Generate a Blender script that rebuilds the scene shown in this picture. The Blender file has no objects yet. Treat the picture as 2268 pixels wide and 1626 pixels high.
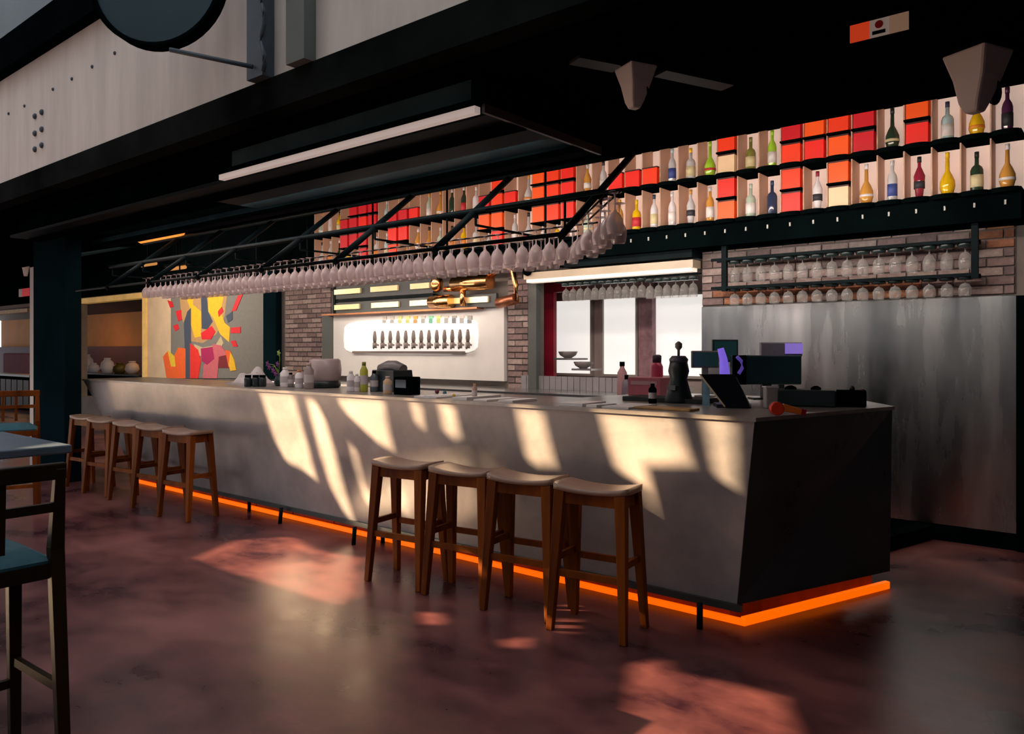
import bpy, bmesh, math, random
from mathutils import Vector, Matrix
random.seed(7)
R = math.radians
SC = bpy.context.scene
COL = SC.collection
PI = math.pi

# ------------------------------------------------------------------ camera, world, sun, exposure
F = 1700.0; CX = 1134.0; HY = 775.0; CZ = 1.45
YAW = R(39.33); CS, SN = math.cos(YAW), math.sin(YAW)
cam_d = bpy.data.cameras.new('camera'); cam = bpy.data.objects.new('camera', cam_d); COL.objects.link(cam)
cam.location = (0, 0, CZ); cam.rotation_euler = (PI/2, 0, YAW)
cam_d.sensor_width = 36; cam_d.lens = 36*F/2268.0; cam_d.shift_y = -(813-HY)/2268.0
cam_d.clip_start = .05; cam_d.clip_end = 200
SC.camera = cam

SC.view_settings.view_transform = 'Standard'; SC.view_settings.look = 'None'
SC.view_settings.gamma = 1; SC.view_settings.use_curve_mapping = False
SC.view_settings.exposure = 0.0

w = bpy.data.worlds.new('daylight'); SC.world = w; w.use_nodes = True
bg = w.node_tree.nodes['Background']
bg.inputs[0].default_value = (.78, .80, .87, 1); bg.inputs[1].default_value = 2.15

SUN = Vector((.83, .55, -.43)).normalized()
sd = bpy.data.lights.new('sun', 'SUN'); sd.energy = 23; sd.color = (1, .67, .39); sd.angle = R(.4)
so = bpy.data.objects.new('sun', sd); COL.objects.link(so)
so.rotation_euler = SUN.to_track_quat('-Z', 'Y').to_euler(); so.location = (-12, -8, 9)

def area(name, loc, rot, sx, sy, e, col):
    d = bpy.data.lights.new(name, 'AREA'); d.shape = 'RECTANGLE'; d.size = sx; d.size_y = sy; d.energy = e; d.color = col
    o = bpy.data.objects.new(name, d); COL.objects.link(o); o.location = loc; o.rotation_euler = rot
    return o
# added fills without visible fixtures: bottle wall, splashback, rack; lamp over the tap niche
area('shelf_fill', (-4.6, 5.0, 2.8), (R(72), 0, 0), 8.0, .08, 70, (1, .80, .68))
area('splashback_fill', (-2.6, 5.4, 2.3), (R(60), 0, 0), 3.4, .08, 17, (1, .94, .88))  # added to brighten the steel wall
area('rack_fill', (-5.6, 3.4, 2.60), (R(38), 0, 0), 6.0, .12, 34, (1, .84, .78))  # added to brighten the hanging glasses and the bar top
area('tap_lamp', (-7.0, 6.0, 2.05), (R(40), 0, 0), 2.4, .1, 9, (1, .88, .74))

area('mural_fill', (-11.8, 4.6, 2.75), (R(62), 0, R(4)), 2.0, .3, 75, (1, .86, .70))  # added fill to brighten the mural wall, no such lamp seen

# ------------------------------------------------------------------ pixel helpers (2268x1626 frame)
def ray(px, py):
    u = (px-CX)/F; v = (HY-py)/F
    return Vector((-SN+CS*u, CS+SN*u, v))
def onY(px, py, Y):
    d = ray(px, py); t = Y/d.y
    return Vector((d.x*t, Y, CZ+d.z*t))
def onz(px, py, z):
    d = ray(px, py); t = (z-CZ)/d.z
    return Vector((d.x*t, d.y*t, z))
def XatY(px, Y): return onY(px, 700, Y).x

# ------------------------------------------------------------------ materials
MATS = {}
def mat(name, col, rough=.5, metal=0, emis=0, ecol=None, var=0, vscale=3, stretch=(1,1,1), bump=0, bscale=40, trans=0, alpha=1, col2=None, coat=0, rvar=0, spec=.5):
    if name in MATS: return MATS[name]
    m = bpy.data.materials.new(name); m.use_nodes = True; nt = m.node_tree; N = nt.nodes; L = nt.links
    b = N['Principled BSDF']
    b.inputs['Base Color'].default_value = (*col, 1); b.inputs['Roughness'].default_value = rough
    b.inputs['Metallic'].default_value = metal; b.inputs['Transmission Weight'].default_value = trans
    b.inputs['Alpha'].default_value = alpha; b.inputs['Coat Weight'].default_value = coat
    b.inputs['Specular IOR Level'].default_value = spec
    if emis:
        b.inputs['Emission Color'].default_value = (*(ecol or col), 1); b.inputs['Emission Strength'].default_value = emis
    tc = N.new('ShaderNodeTexCoord'); mp = N.new('ShaderNodeMapping'); mp.inputs['Scale'].default_value = stretch
    L.new(tc.outputs['Object'], mp.inputs['Vector'])
    nz = N.new('ShaderNodeTexNoise'); nz.inputs['Scale'].default_value = vscale; nz.inputs['Detail'].default_value = 6; nz.inputs['Roughness'].default_value = .6
    L.new(mp.outputs[0], nz.inputs['Vector'])
    if var or col2:
        cr = N.new('ShaderNodeValToRGB')
        c2 = col2 or tuple(min(1, c*(1+var)) for c in col)
        c1 = col if col2 else tuple(c*(1-var) for c in col)
        cr.color_ramp.elements[0].position = .35; cr.color_ramp.elements[0].color = (*c1, 1)
        cr.color_ramp.elements[1].position = .68; cr.color_ramp.elements[1].color = (*c2, 1)
        L.new(nz.outputs[0], cr.inputs[0]); L.new(cr.outputs[0], b.inputs['Base Color'])
    if rvar:
        mr = N.new('ShaderNodeMapRange'); mr.inputs[3].default_value = max(.02, rough-rvar); mr.inputs[4].default_value = rough+rvar
        mr.inputs[1].default_value = .3; mr.inputs[2].default_value = .7
        L.new(nz.outputs[0], mr.inputs[0]); L.new(mr.outputs[0], b.inputs['Roughness'])
    if bump:
        n2 = N.new('ShaderNodeTexNoise'); n2.inputs['Scale'].default_value = bscale; n2.inputs['Detail'].default_value = 4
        L.new(mp.outputs[0], n2.inputs['Vector'])
        bp = N.new('ShaderNodeBump'); bp.inputs['Strength'].default_value = bump; bp.inputs['Distance'].default_value = .02
        L.new(n2.outputs[0], bp.inputs['Height']); L.new(bp.outputs[0], b.inputs['Normal'])
    MATS[name] = m
    return m

BLACK = mat('black_paint', (.0016, .0034, .0038), .6, var=.3, spec=0)
BLACKG = mat('black_steel', (.0036, .0080, .0095), .5, .0, var=.4, spec=.04)
CEILM = mat('black_ceiling', (.0012, .0020, .0021), .8, spec=0)
FLOORM = mat('polished_maroon_concrete', (.024, .007, .014), .33, col2=(.25, .086, .076), vscale=1.1, rvar=.12, bump=.03, bscale=6, stretch=(1, 1.5, 1))
ZINC = mat('zinc_sheet', (.30, .30, .305), .38, .2, col2=(.66, .60, .56), vscale=1.3, rvar=.1, bump=.10, bscale=7)
ZINC_SHADE = mat('zinc_shaded', (.12, .145, .16), .32, .5, var=.35, vscale=1.5, rvar=.08)  # darker copy of the zinc, shade of the end face put into the colour
STEEL = mat('brushed_steel', (.38, .42, .43), .27, 1.0, col2=(.62, .62, .61), vscale=1.3, stretch=(3.5, 1, .5), rvar=.07)
STEELP = mat('stainless', (.5, .5, .5), .25, .9, var=.1)
DECK = mat('bar_deck', (.33, .30, .27), .3, .2, var=.25, vscale=4)
WHITEW = mat('pale_fascia', (.60, .555, .50), .7, var=.10, vscale=1.5, stretch=(4, 4, .6))
SLATE = mat('slate_paint', (.05, .075, .095), .6, var=.2)
TEALP = mat('teal_black_paint', (.004, .013, .017), .6, spec=0, var=.25, vscale=1.2)
TEAL = mat('teal_panel', (.007, .018, .022), .5, spec=.03, var=.3, vscale=2)
BRICKM = [mat('brick_a', (.25, .17, .16), .85, var=.2, vscale=20, bump=.3), mat('brick_b', (.32, .23, .21), .85, var=.2, vscale=20, bump=.3),
          mat('brick_c', (.19, .13, .125), .85, var=.2, vscale=20, bump=.3), mat('brick_d', (.38, .29, .26), .85, var=.2, vscale=20, bump=.3)]
BRICKO = [mat('brick_orange', (.42, .17, .08), .8, var=.25, vscale=20, bump=.3), mat('brick_rust', (.30, .12, .065), .8, var=.25, vscale=20, bump=.3)]
MORTAR = mat('mortar', (.16, .13, .12), .9, var=.15, vscale=30)
WOOD = mat('walnut_stain', (.085, .018, .003), .5, spec=.10, col2=(.27, .070, .008), vscale=6, stretch=(1, 1, .15))
WOODT = mat('seat_wood', (.26, .15, .10), .30, col2=(.38, .24, .17), vscale=7, stretch=(.3, 1, 1))
WOODD = mat('dark_wood', (.010, .006, .002), .5, spec=.15, col2=(.032, .018, .005), vscale=6, stretch=(1, 1, .2))
TEALC = mat('teal_upholstery', (.012, .085, .11), .75, var=.2, vscale=12)
TABLEM = mat('table_top', (.10, .14, .18), .35, var=.15, vscale=8)
GOLDW = mat('pale_wood_frame', (.55, .33, .10), .5, var=.2, vscale=8)
COPPER = mat('copper', (.85, .42, .16), .22, 1, var=.1)
BRASS = mat('brass_plate', (.85, .66, .36), .35, .6, var=.1, emis=.25, ecol=(.9, .66, .35))  # emission gives the plates a painted glow, they are no lamps
CREAM = mat('cream_paint', (.75, .56, .36), .7, var=.08)
WHITE = mat('white_plastic', (.85, .80, .80), .4, var=.05)
WHITETILE = mat('white_tile', (.78, .75, .72), .3, var=.04)
def glassmat(name, col, a, rough=.12):
    m = bpy.data.materials.new(name); m.use_nodes = True; nt = m.node_tree; N = nt.nodes; L = nt.links
    b = N['Principled BSDF']; b.inputs['Base Color'].default_value = (*col, 1); b.inputs['Roughness'].default_value = rough
    b.inputs['Specular IOR Level'].default_value = .8
    t = N.new('ShaderNodeBsdfTransparent'); t.inputs[0].default_value = (.96, .93, .93, 1)
    mx = N.new('ShaderNodeMixShader'); fr = N.new('ShaderNodeLayerWeight'); fr.inputs[0].default_value = .35
    mr = N.new('ShaderNodeMapRange'); mr.inputs[3].default_value = a; mr.inputs[4].default_value = min(1, a+.45)
    L.new(fr.outputs['Facing'], mr.inputs[0]); L.new(mr.outputs[0], mx.inputs[0]); L.new(t.outputs[0], mx.inputs[1]); L.new(b.outputs[0], mx.inputs[2])
    L.new(mx.outputs[0], N['Material Output'].inputs[0]); return m
GLASS = glassmat('stemware_glass', (.80, .66, .65), .48, .25)
GLASSD = glassmat('shelf_glass', (.42, .42, .40), .22)

# ------------------------------------------------------------------ mesh builder
class MB:
    def __init__(s): s.v = []; s.f = []; s.sm = []
    def add(s, vs, fs, smooth=False):
        o = len(s.v); s.v += [tuple(v) for v in vs]
        s.f += [tuple(i+o for i in f) for f in fs]; s.sm += [smooth]*len(fs); return s
    def box(s, a, b):
        x0, y0, z0 = a; x1, y1, z1 = b
        return s.hexa([(x0,y0,z0),(x1,y0,z0),(x1,y1,z0),(x0,y1,z0),(x0,y0,z1),(x1,y0,z1),(x1,y1,z1),(x0,y1,z1)])
    def hexa(s, p):
        return s.add(p, [(0,3,2,1),(4,5,6,7),(0,1,5,4),(1,2,6,5),(2,3,7,6),(3,0,4,7)])
    def cbox(s, c, d): return s.box([c[i]-d[i]/2 for i in range(3)], [c[i]+d[i]/2 for i in range(3)])
    def bar(s, a, b, w0, d0, w1=None, d1=None, up=(0,1,0)):
        a = Vector(a); b = Vector(b); w1 = w0 if w1 is None else w1; d1 = d0 if d1 is None else d1
        t = (b-a).normalized(); u = Vector(up); x = t.cross(u)
        if x.length < 1e-3: x = t.cross(Vector((1,0,0)))
        x.normalize(); y = x.cross(t).normalized(); P = []
        for c, w_, d_ in ((a, w0, d0), (b, w1, d1)):
            for i, j in ((-1,-1),(1,-1),(1,1),(-1,1)): P.append(c+x*(i*w_/2)+y*(j*d_/2))
        return s.hexa(P)
    def tube(s, pts, r, n=10, r1=None):
        pts = [Vector(p) for p in pts]; rings = []; m = len(pts)
        for i, p in enumerate(pts):
            t = (pts[min(i+1, m-1)]-pts[max(i-1, 0)]).normalized()
            x = t.cross(Vector((0,0,1)))
            if x.length < 1e-3: x = Vector((1,0,0))
            x.normalize(); y = t.cross(x); rr = r if r1 is None else r+(r1-r)*i/(m-1)
            rings.append([p+x*math.cos(2*PI*k/n)*rr+y*math.sin(2*PI*k/n)*rr for k in range(n)])
        vs = [v for q in rings for v in q]; fs = []
        for i in range(m-1):
            for k in range(n):
                k2 = (k+1) % n; fs.append((i*n+k, i*n+k2, (i+1)*n+k2, (i+1)*n+k))
        s.add(vs, fs, True)
        o = len(s.v)-len(vs); s.f.append(tuple(o+k for k in reversed(range(n)))); s.f.append(tuple(o+(m-1)*n+k for k in range(n))); s.sm += [False, False]
        return s
    def lathe(s, prof, n=12, c=(0,0,0), cap=True):
        vs = []; fs = []
        for r, z in prof:
            for k in range(n): a = 2*PI*k/n; vs.append((c[0]+r*math.cos(a), c[1]+r*math.sin(a), c[2]+z))
        for i in range(len(prof)-1):
            for k in range(n): k2 = (k+1) % n; fs.append((i*n+k, i*n+k2, (i+1)*n+k2, (i+1)*n+k))
        s.add(vs, fs, True)
        if cap:
            o = len(s.v)-len(vs); m = len(prof)
            s.f.append(tuple(o+k for k in reversed(range(n)))); s.f.append(tuple(o+(m-1)*n+k for k in range(n))); s.sm += [False, False]
        return s
    def mesh(s, name, m, bev=0):
        me = bpy.data.meshes.new(name); me.from_pydata(s.v, [], s.f)
        me.polygons.foreach_set('use_smooth', s.sm); me.materials.append(m); me.update()
        return me
    def build(s, name, m, parent=None, loc=None, bevel=0):
        o = bpy.data.objects.new(name, s.mesh(name, m)); COL.objects.link(o)
        if parent: o.parent = parent
        if loc is not None: o.location = loc
        if bevel:
            b = o.modifiers.new('bevel', 'BEVEL'); b.width = bevel; b.segments = 2; b.limit_method = 'ANGLE'
        return o

def thing(name, label, cat, loc=(0,0,0), rz=0, group=None):
    o = bpy.data.objects.new(name, None); COL.objects.link(o); o.location = loc; o.rotation_euler = (0, 0, rz)
    o.empty_display_size = .1; return tag(o, label, cat, group)
def tag(o, label, cat, group=None, kind=None):
    o['label'] = label; o['category'] = cat
    if group: o['group'] = group
    if kind: o['kind'] = kind
    return o
def struct(o, label=None, cat=None):
    o['kind'] = 'structure'
    if label: o['label'] = label
    if cat: o['category'] = cat
    return o
def copy_tree(o, parent=None):
    c = o.copy(); COL.objects.link(c); c.parent = parent
    for ch in KIDS.get(o.name, [ch for ch in o.children]): copy_tree(ch, c)
    return c
KIDS = {}
ORD = ['first','second','third','fourth','fifth','sixth','seventh','eighth','ninth','tenth','eleventh','twelfth','thirteenth','fourteenth','fifteenth','sixteenth','seventeenth','eighteenth','nineteenth','twentieth']
def ordn(i):
    if i < 20: return ORD[i]
    t = {2:'twenty',3:'thirty',4:'forty',5:'fifty'}[(i+1)//10]; r = (i+1) % 10
    return (t[:-1]+'ieth') if r == 0 else t+'-'+ORD[r-1]

# ================================================================== STRUCTURE
YB = 6.62
fl = struct(MB().box((-32, -3, -.1), (1.2, 11, 0)).build('floor', FLOORM), 'dark red polished concrete floor with orange sun patches', 'floor')

# unseen gobo wall behind the camera, openings shaped to throw the sun patches
def panel_pt(px, py):
    d = ray(px, py)   # plane Y = 3.66 + .1414*(1.12-z)
    t = (3.66+.1414*(1.12-CZ))/(d.y+.1414*d.z)
    return Vector((d.x*t, d.y*t, CZ+d.z*t))
patches = [
 [(574,866),(662,868),(677,931),(696,998),(712,1072),(677,1045),(636,1027),(607,972)],
 [(679,883),(707,883),(736,942),(758,1016),(773,1090),(790,1160),(758,1138),(729,1079),(707,998),(690,931)],
 [(745,878),(866,880),(876,942),(890,1010),(854,992),(802,946),(760,905)],
 [(770,960),(806,1010),(817,1078),(838,1120),(825,1150),(800,1100),(783,1030)],
 [(880,1060),(905,1070),(912,1155),(885,1130),(862,1100)],
 [(908,885),(950,888),(960,960),(925,955)],
 [(972,892),(1024,894),(1044,979),(1016,986),(983,953)],
 [(1144,900),(1225,903),(1253,1044),(1205,1044),(1166,1016)],
 [(1328,910),(1532,918),(1562,1046),(1457,1045),(1470,1120),(1482,1220),(1486,1300),(1462,1270),(1446,1180),(1420,1070),(1365,1050)],
 [(1557,920),(1668,926),(1660,1100),(1580,1050)],
 [(1503,1265),(1532,1270),(1532,1308),(1505,1302)],
 [(1255,1140),(1266,1145),(1275,1215),(1284,1240),(1262,1225)],
]
fpatch = [
 [(425,1238),(520,1196),(640,1188),(665,1195),(700,1215),(810,1235),(800,1320),(740,1345),(640,1312),(500,1268)],
 [(1398,1470),(1470,1455),(1500,1485),(1620,1508),(1735,1540),(1775,1640),(1370,1640),(1385,1560)],
 [(1098,1418),(1178,1408),(1172,1440),(1110,1438)],
 [(1232,1340),(1290,1338),(1285,1362),(1230,1358)],
 [(1232,1372),(1280,1368),(1272,1412),(1228,1400)],
 [(918,1352),(985,1356),(985,1388),(925,1386)],
 [(1465,1386),(1484,1388),(1482,1402),(1462,1398)],
]
GY = -1.0
def back(p):
    t = (p.y-GY)/SUN.y
    q = p-SUN*t
    return (q.x, q.z)
cu = bpy.data.curves.new('wall_gobo', 'CURVE'); cu.dimensions = '2D'; cu.fill_mode = 'BOTH'; cu.extrude = .03
def spl(pts):
    s = cu.splines.new('POLY'); s.points.add(len(pts)-1)
    for i, (x, z) in enumerate(pts): s.points[i].co = (x, z, 0, 1)
    s.use_cyclic_u = True
spl([(-60, .9), (1.0, .9), (1.0, 9.5), (-60, 9.5)])
for p in patches: spl([back(panel_pt(*q)) for q in p])
for p in fpatch: spl([back(onz(q[0], q[1], 0)) for q in p])
gw = bpy.data.objects.new('wall_gobo', cu); COL.objects.link(gw); cu.materials.append(mat('gobo_plaster', (.75, .72, .70), .9, var=.1))
gw.location = (0, GY, 0); gw.rotation_euler = (PI/2, 0, 0); struct(gw, 'unseen gobo wall with openings shaped to throw the sun patches', 'wall')
struct(MB().box((-5.5, -1.03, 0), (1.0, -.97, .9)).build('wall_gobo_low', mat('dark_plaster', (.02, .022, .026), .8, var=.2)), 'unseen dark light blocker below the gobo wall', 'wall')  # unseen, added to keep light off the floor and steel at the right
struct(MB().box((.9, -1, 0), (1.1, 8, 6.2)).build('wall_right', mat('dark_plaster', (.02, .022, .026), .8, var=.2)), 'dark side wall', 'wall')

# back wall with openings (pieces around them)
X0, X1 = -27.0, .9
KL, KR, KB, KT = XatY(1190, YB), XatY(1556, YB), 1.10, 2.30        # kitchen pass
OL, OR_ = XatY(180, YB), XatY(322, YB)                              # lounge opening
PL, PR = XatY(-60, YB), XatY(66, YB)
wb = struct(MB().box((KR, YB, 0), (X1, YB+.12, 4)).box((KL, YB, 0), (KR, YB+.12, KB)).box((KL, YB, KT), (KR, YB+.12, 4))
   .box((OR_, YB, 0), (KL, YB+.12, 4)).box((OL, YB, 2.44), (OR_, YB+.12, 4)).box((OL, YB, 0), (OR_, YB+.12, .5))
   .box((PR, YB, 0), (OL, YB+.12, 4)).box((X0-6, YB, 2.44), (PR, YB+.12, 4)).build('wall_back', mat('grey_render', (.20, .17, .15), .85, var=.15, vscale=4)),
   'back wall behind the bar', 'wall')
# bricks on the back wall
def bricks(xa, xb, za, zb, orange=None, miss=None):
    bl, bh, g = .215, .068, .012; zz = za; row = 0
    me = {}
    while zz+bh <= zb+.01:
        x = xa-(bl/2 if row % 2 else 0)
        while x < xb:
            a, b = max(x, xa), min(x+bl-g, xb)
            if b-a > .04 and not (miss and miss((a+b)/2, zz)):
                m = random.choice(BRICKM)
                if orange and orange((a+b)/2, zz+bh/2): m = random.choice(BRICKO)
                key = (round(b-a, 3), m.name)
                if key not in me:
                    me[key] = MB().box((0, 0, 0), (b-a, .022, bh-g)).mesh('brick', m)
                o = bpy.data.objects.new('brick', me[key]); COL.objects.link(o); o.parent = wb
                o.location = (a, YB-.022-random.random()*.006, zz)
            x += bl
        zz += bh; row += 1
MB().box((KR+.005, YB-.006, 1.86), (-.70, YB-.001, 2.6)).build('mortar', MORTAR, wb)
bricks(KR+.01, -.71, 1.862, 2.58, orange=lambda x, z: z < 1.98 and (-3.0 < x < -1.3 and random.random() < .85) or (x > -.95 and z > 2.2))
BC0, BC1 = XatY(635, YB), XatY(735, YB)
MB().box((BC0, YB-.006, 1.0), (BC1, YB-.001, 2.6)).build('mortar', MORTAR, wb)
bricks(BC0, BC1, 1.02, 2.42)
BD0, BD1 = XatY(1128, YB), XatY(1172, YB)
MB().box((BD0, YB-.006, 1.0), (BD1, YB-.001, 2.6)).build('mortar', MORTAR, wb)
bricks(BD0, BD1, 1.02, 2.42)
# steel splashback panels, each its own sheet
edges = [KR+.0, -.69]
for a, b in zip(edges, edges[1:]):
    MB().box((a+.004, YB-.03, .12), (b-.004, YB-.001, 1.845)).build('steel_panel', STEEL, wb, bevel=.003)
struct(MB().box((KR, YB-.035, .0), (-.69, YB-.002, .115)).build('baseboard_back', BLACK), 'black skirting under the steel wall', 'skirting')
struct(MB().box((-.69, YB-.06, 0), (-.62, YB-.001, 1.84)).build('trim_1', BLACK), 'black upright edge trim at the end of the steel wall', 'trim')
# low angled black kerb behind the bar end
a = onz(2052, 1190, 0); b = onz(1975, 1240, 0)
struct(MB().bar((a.x, a.y-.05, .06), (b.x-.3, b.y-.45, .06), .12, .10, up=(0,0,1)).build('trim_2', BLACK), 'black angled floor kerb behind the end of the bar', 'trim')
struct(MB().box((-32, YB-.03, 2.52), (-8.72, YB-.001, 3.8)).build('trim_16', BLACK), 'black wall band above the mural and the lounge opening', 'trim')
# dark post, grey strip left of brick column
struct(MB().box((XatY(596, YB), YB-.10, 0), (XatY(624, YB), YB-.001, 2.7)).build('trim_3', TEALP), 'dark upright post between the mural wall and the bricks', 'post')
struct(MB().box((XatY(1172, YB-.06), YB-.08, 0), (XatY(1190, YB-.06), YB-.001, 2.35)).build('trim_4', mat('grey_green_metal', (.09, .095, .09), .5, var=.1)), 'grey metal upright beside the kitchen opening', 'post')

# fascia above the front zone, black beam and ceilings
FY = 2.61
wf = struct(MB().box((-60, FY, 3.05), (1.0, FY+.15, 4.12)).build('wall_upper', WHITEW), 'pale metal fascia above the bar', 'wall')
struct(MB().box((-60, FY, 4.35), (1.0, FY+.15, 8)).build('wall_above', mat('blue_grey_cladding', (.09, .13, .15), .6, var=.1)), 'blue-grey cladding above the black beam', 'wall')
struct(MB().box((-60, FY-.10, 4.05), (1.0, FY+.2, 4.35)).build('trim_5', BLACK), 'black beam along the top of the pale fascia', 'beam')
struct(MB().box((-60, FY-.02, 2.86), (1.0, FY+.12, 3.05)).build('trim_6', mat('beam_steel', (.010, .012, .012), .6, var=.6, vscale=1.0, spec=0)), 'black steel beam under the pale fascia', 'beam')
struct(MB().box((-60, FY+.12, 2.86), (1.0, 4.85, 3.0)).build('ceiling', CEILM), 'black ceiling over the bar front', 'ceiling')
struct(MB().box((-60, 4.85, 3.8), (1.0, 7, 3.95)).box((-60, 4.85, 3.0), (1.0, 4.9, 3.8)).build('ceiling_rear', CEILM), 'black higher ceiling over the back bar', 'ceiling')
for px, py in ((20,252),(55,235),(118,198),(160,175),(205,148),(255,118)):
    p = onY(px, py, FY); MB().lathe([(.014,0),(.014,.008),(.004,.014)], 10).build('rivet', SLATE, wf, (p.x, p.y, p.z)).rotation_euler = (PI/2, 0, 0)
for py in (252, 290, 325):
    for px, dy in ((79, 6), (94, -3)):
        p = onY(px, py+dy, FY); MB().lathe([(.026,0),(.026,.014),(.010,.024)], 8).build('bolt', SLATE, wf, (p.x, p.y, p.z)).rotation_euler = (PI/2, 0, 0)
# big pier at the far end of the bar and the pale jamb beside it
struct(MB().box((-9.97, 3.38, 0), (-9.07, 3.55, 2.9)).build('pillar', TEALP), 'wide dark teal pier at the far end of the bar', 'pillar')
struct(MB().box((XatY(66, 3.5), 3.5, 0), (XatY(78, 3.5), 3.62, 2.45)).build('trim_7', mat('pale_jamb', (.40, .37, .36), .5, var=.1)), 'pale grey upright jamb left of the dark pier', 'trim')
# upright channels on the fascia
for i, (pa, pb) in enumerate(((553, 588), (640, 680))):
    struct(MB().box((XatY(pa, FY-.06), FY-.08, 3.05), (XatY(pb, FY-.06), FY-.001, 4.05)).build('trim_%d' % (8+i), SLATE if i == 0 else mat('grey_green_post', (.12, .14, .13), .7, var=.1)),
        ('blue-grey steel upright on the pale fascia carrying the round sign', 'grey-green upright on the pale fascia')[i], 'post')
pts = []
for k in range(24):
    z = 3.06+.99*k/23; pts.append((XatY(592, FY-.06)+.022*math.sin(k*1.1), FY-.09, z))
tag(MB().tube(pts, .014, 8).build('cable', SLATE), 'wavy blue-grey cable running up the steel upright', 'cable')

# kitchen behind the pass
YK = 7.6
kb = struct(MB().box((-7.2, YK, 0), (-2.2, YK+.1, 3)).build('wall_kitchen', mat('kitchen_wall', (.38, .30, .28), .8, var=.15)), 'kitchen back wall seen through the pass', 'wall')
struct(MB().box((-7.2, YB+.12, 2.9), (-2.2, YK, 3)).build('ceiling_kitchen', CEILM), 'kitchen ceiling', 'ceiling')
struct(MB().box((-7.3, YB+.12, 0), (-7.2, YK+.1, 3)).build('wall_kitchen_left', BLACK), 'kitchen side wall', 'wall')
struct(MB().box((-2.2, YB+.12, 0), (-2.1, YK+.1, 3)).build('wall_kitchen_right', BLACK), 'kitchen end wall', 'wall')
LITW = mat('bright_window', (.8, .8, .78), .5, emis=.72, ecol=(1, .96, .91))
CRIM = mat('crimson_paint', (.38, .008, .035), .5, var=.2)
PINKB = mat('pink_brick_paint', (.30, .16, .18), .7, var=.3, vscale=12)
for i, (pa, pb) in enumerate(((1226,1312),(1340,1412),(1452,1580))):
    xa, xb = XatY(pa, YK), XatY(pb, YK)
    wn = struct(MB().box((xa, YK-.02, 1.17), (xb, YK-.001, 2.04)).build('window_%d' % (i+1), LITW),
         ('bright kitchen window nearest the crimson upright', 'bright kitchen window left of the pink column', 'bright kitchen window right of the pink column', 'bright narrow kitchen window beside the steel wall')[i], 'window')
    fr = MB()
    for a_, b_ in (((xa-.03, 1.14), (xa, 2.07)), ((xb, 1.14), (xb+.03, 2.07)), ((xa, 2.04), (xb, 2.07)), ((xa, 1.14), (xb, 1.17))):
        fr.box((a_[0], YK-.05, a_[1]), (b_[0], YK-.001, b_[1]))
    fr.build('window_frame', mat('warm_grey_frame', (.36, .32, .29), .5), wn)
struct(MB().box((XatY(1196, 7.0), 7.0, 0), (XatY(1226, 7.0), 7.06, 2.9)).box((XatY(1226, 7.0), 7.0, 2.10), (XatY(1275, 7.0), 7.06, 2.9)).build('trim_10', CRIM), 'crimson upright and lintel inside the kitchen opening', 'post')
struct(MB().box((XatY(1418, YK-.1), YK-.14, 0), (XatY(1448, YK-.1), YK-.051, 2.9)).build('trim_11', PINKB), 'pinkish column between the kitchen windows', 'post')
for pa, pb in ((1225, 1290), (1308, 1350)):
    tag(MB().box((XatY(pa, 6.72), 6.66, 1.10), (XatY(pb, 6.72), 6.76, 1.145)).build('tray', mat('raspberry_plastic', (.50, .03, .10), .5, var=.1)), 'raspberry red tray on the kitchen sill, '+('left' if pa == 1225 else 'right')+' one of the two', 'tray')
# hood lamp, header
t = thing('canopy_lamp', 'long cream light bar under the dark header of the kitchen opening', 'lamp', (0,0,0))
MB().box((KL-.03, 6.42, 2.20), (KR, 6.58, 2.27)).build('housing', mat('cream_metal', (.55, .45, .32), .4, var=.1), t)
MB().box((KL, 6.43, 2.165), (KR-.02, 6.55, 2.20)).build('diffuser', mat('lamp_diffuser', (.9, .8, .7), .4, emis=.75, ecol=(1, .84, .66)), t)
struct(MB().box((XatY(1262, 6.5), 6.40, 2.29), (KR, YB-.001, 2.40)).build('trim_12', BLACKG), 'black header box above the cream light bar', 'beam')

# lounge beyond the openings
lw = struct(MB().box((-32, 9.8, 0), (-11.5, 9.9, 3.4)).build('wall_lounge', mat('brown_wall', (.16, .055, .012), .8, var=.3, vscale=1.0, emis=.10, ecol=(.5, .2, .03))), 'brown far lounge wall', 'wall')  # warm light on the wall imitated by faint emission
struct(MB().hexa([(-32, YB+.12, 3.3), (-11.5, YB+.12, 3.3), (-11.5, 9.8, 2.5), (-32, 9.8, 2.5), (-32, YB+.12, 3.4), (-11.5, YB+.12, 3.4), (-11.5, 9.8, 2.6), (-32, 9.8, 2.6)]).build('ceiling_lounge', mat('brown_ceiling', (.05, .022, .006), .8, var=.2)), 'sloping brown lounge ceiling', 'ceiling')
struct(MB().box((-32, 9.6, 0), (-11.5, 9.79, 1.55)).build('trim_13', mat('plum_wainscot', (.04, .008, .014), .7, var=.2)), 'dark plum lower wall in the lounge', 'trim')
struct(MB().box((-11.5, YB+.12, 0), (-11.4, 9.9, 3.4)).build('wall_lounge_right', BLACK), 'lounge side wall', 'wall')
d1 = struct(MB().box((OL-.1, YB-.05, 2.40), (OR_+.1, YB+.13, 2.50)).box((OR_-.02, YB-.05, .5), (OR_+.12, YB+.13, 2.40)).build('door_1', mat('wood_painted_sunlit', (.75, .46, .13), .5, var=.25, vscale=3, emis=.18, ecol=(1, .6, .15))), 'wooden frame of the lounge opening, sunlit glow painted in', 'frame')  # sunlight on the frame put in as warm colour and emission
struct(MB().box((PL-2, YB-.05, 2.32), (PR, YB+.13, 2.40)).build('door_2', GOLDW), 'pale wooden lintel at the far left opening', 'frame')
area('lounge_fill', (-15.5, 8.3, 2.5), (0, 0, 0), 1.2, 1.2, 25, (1, .55, .2))  # added warm fills inside the lounge, no fixture seen
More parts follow.
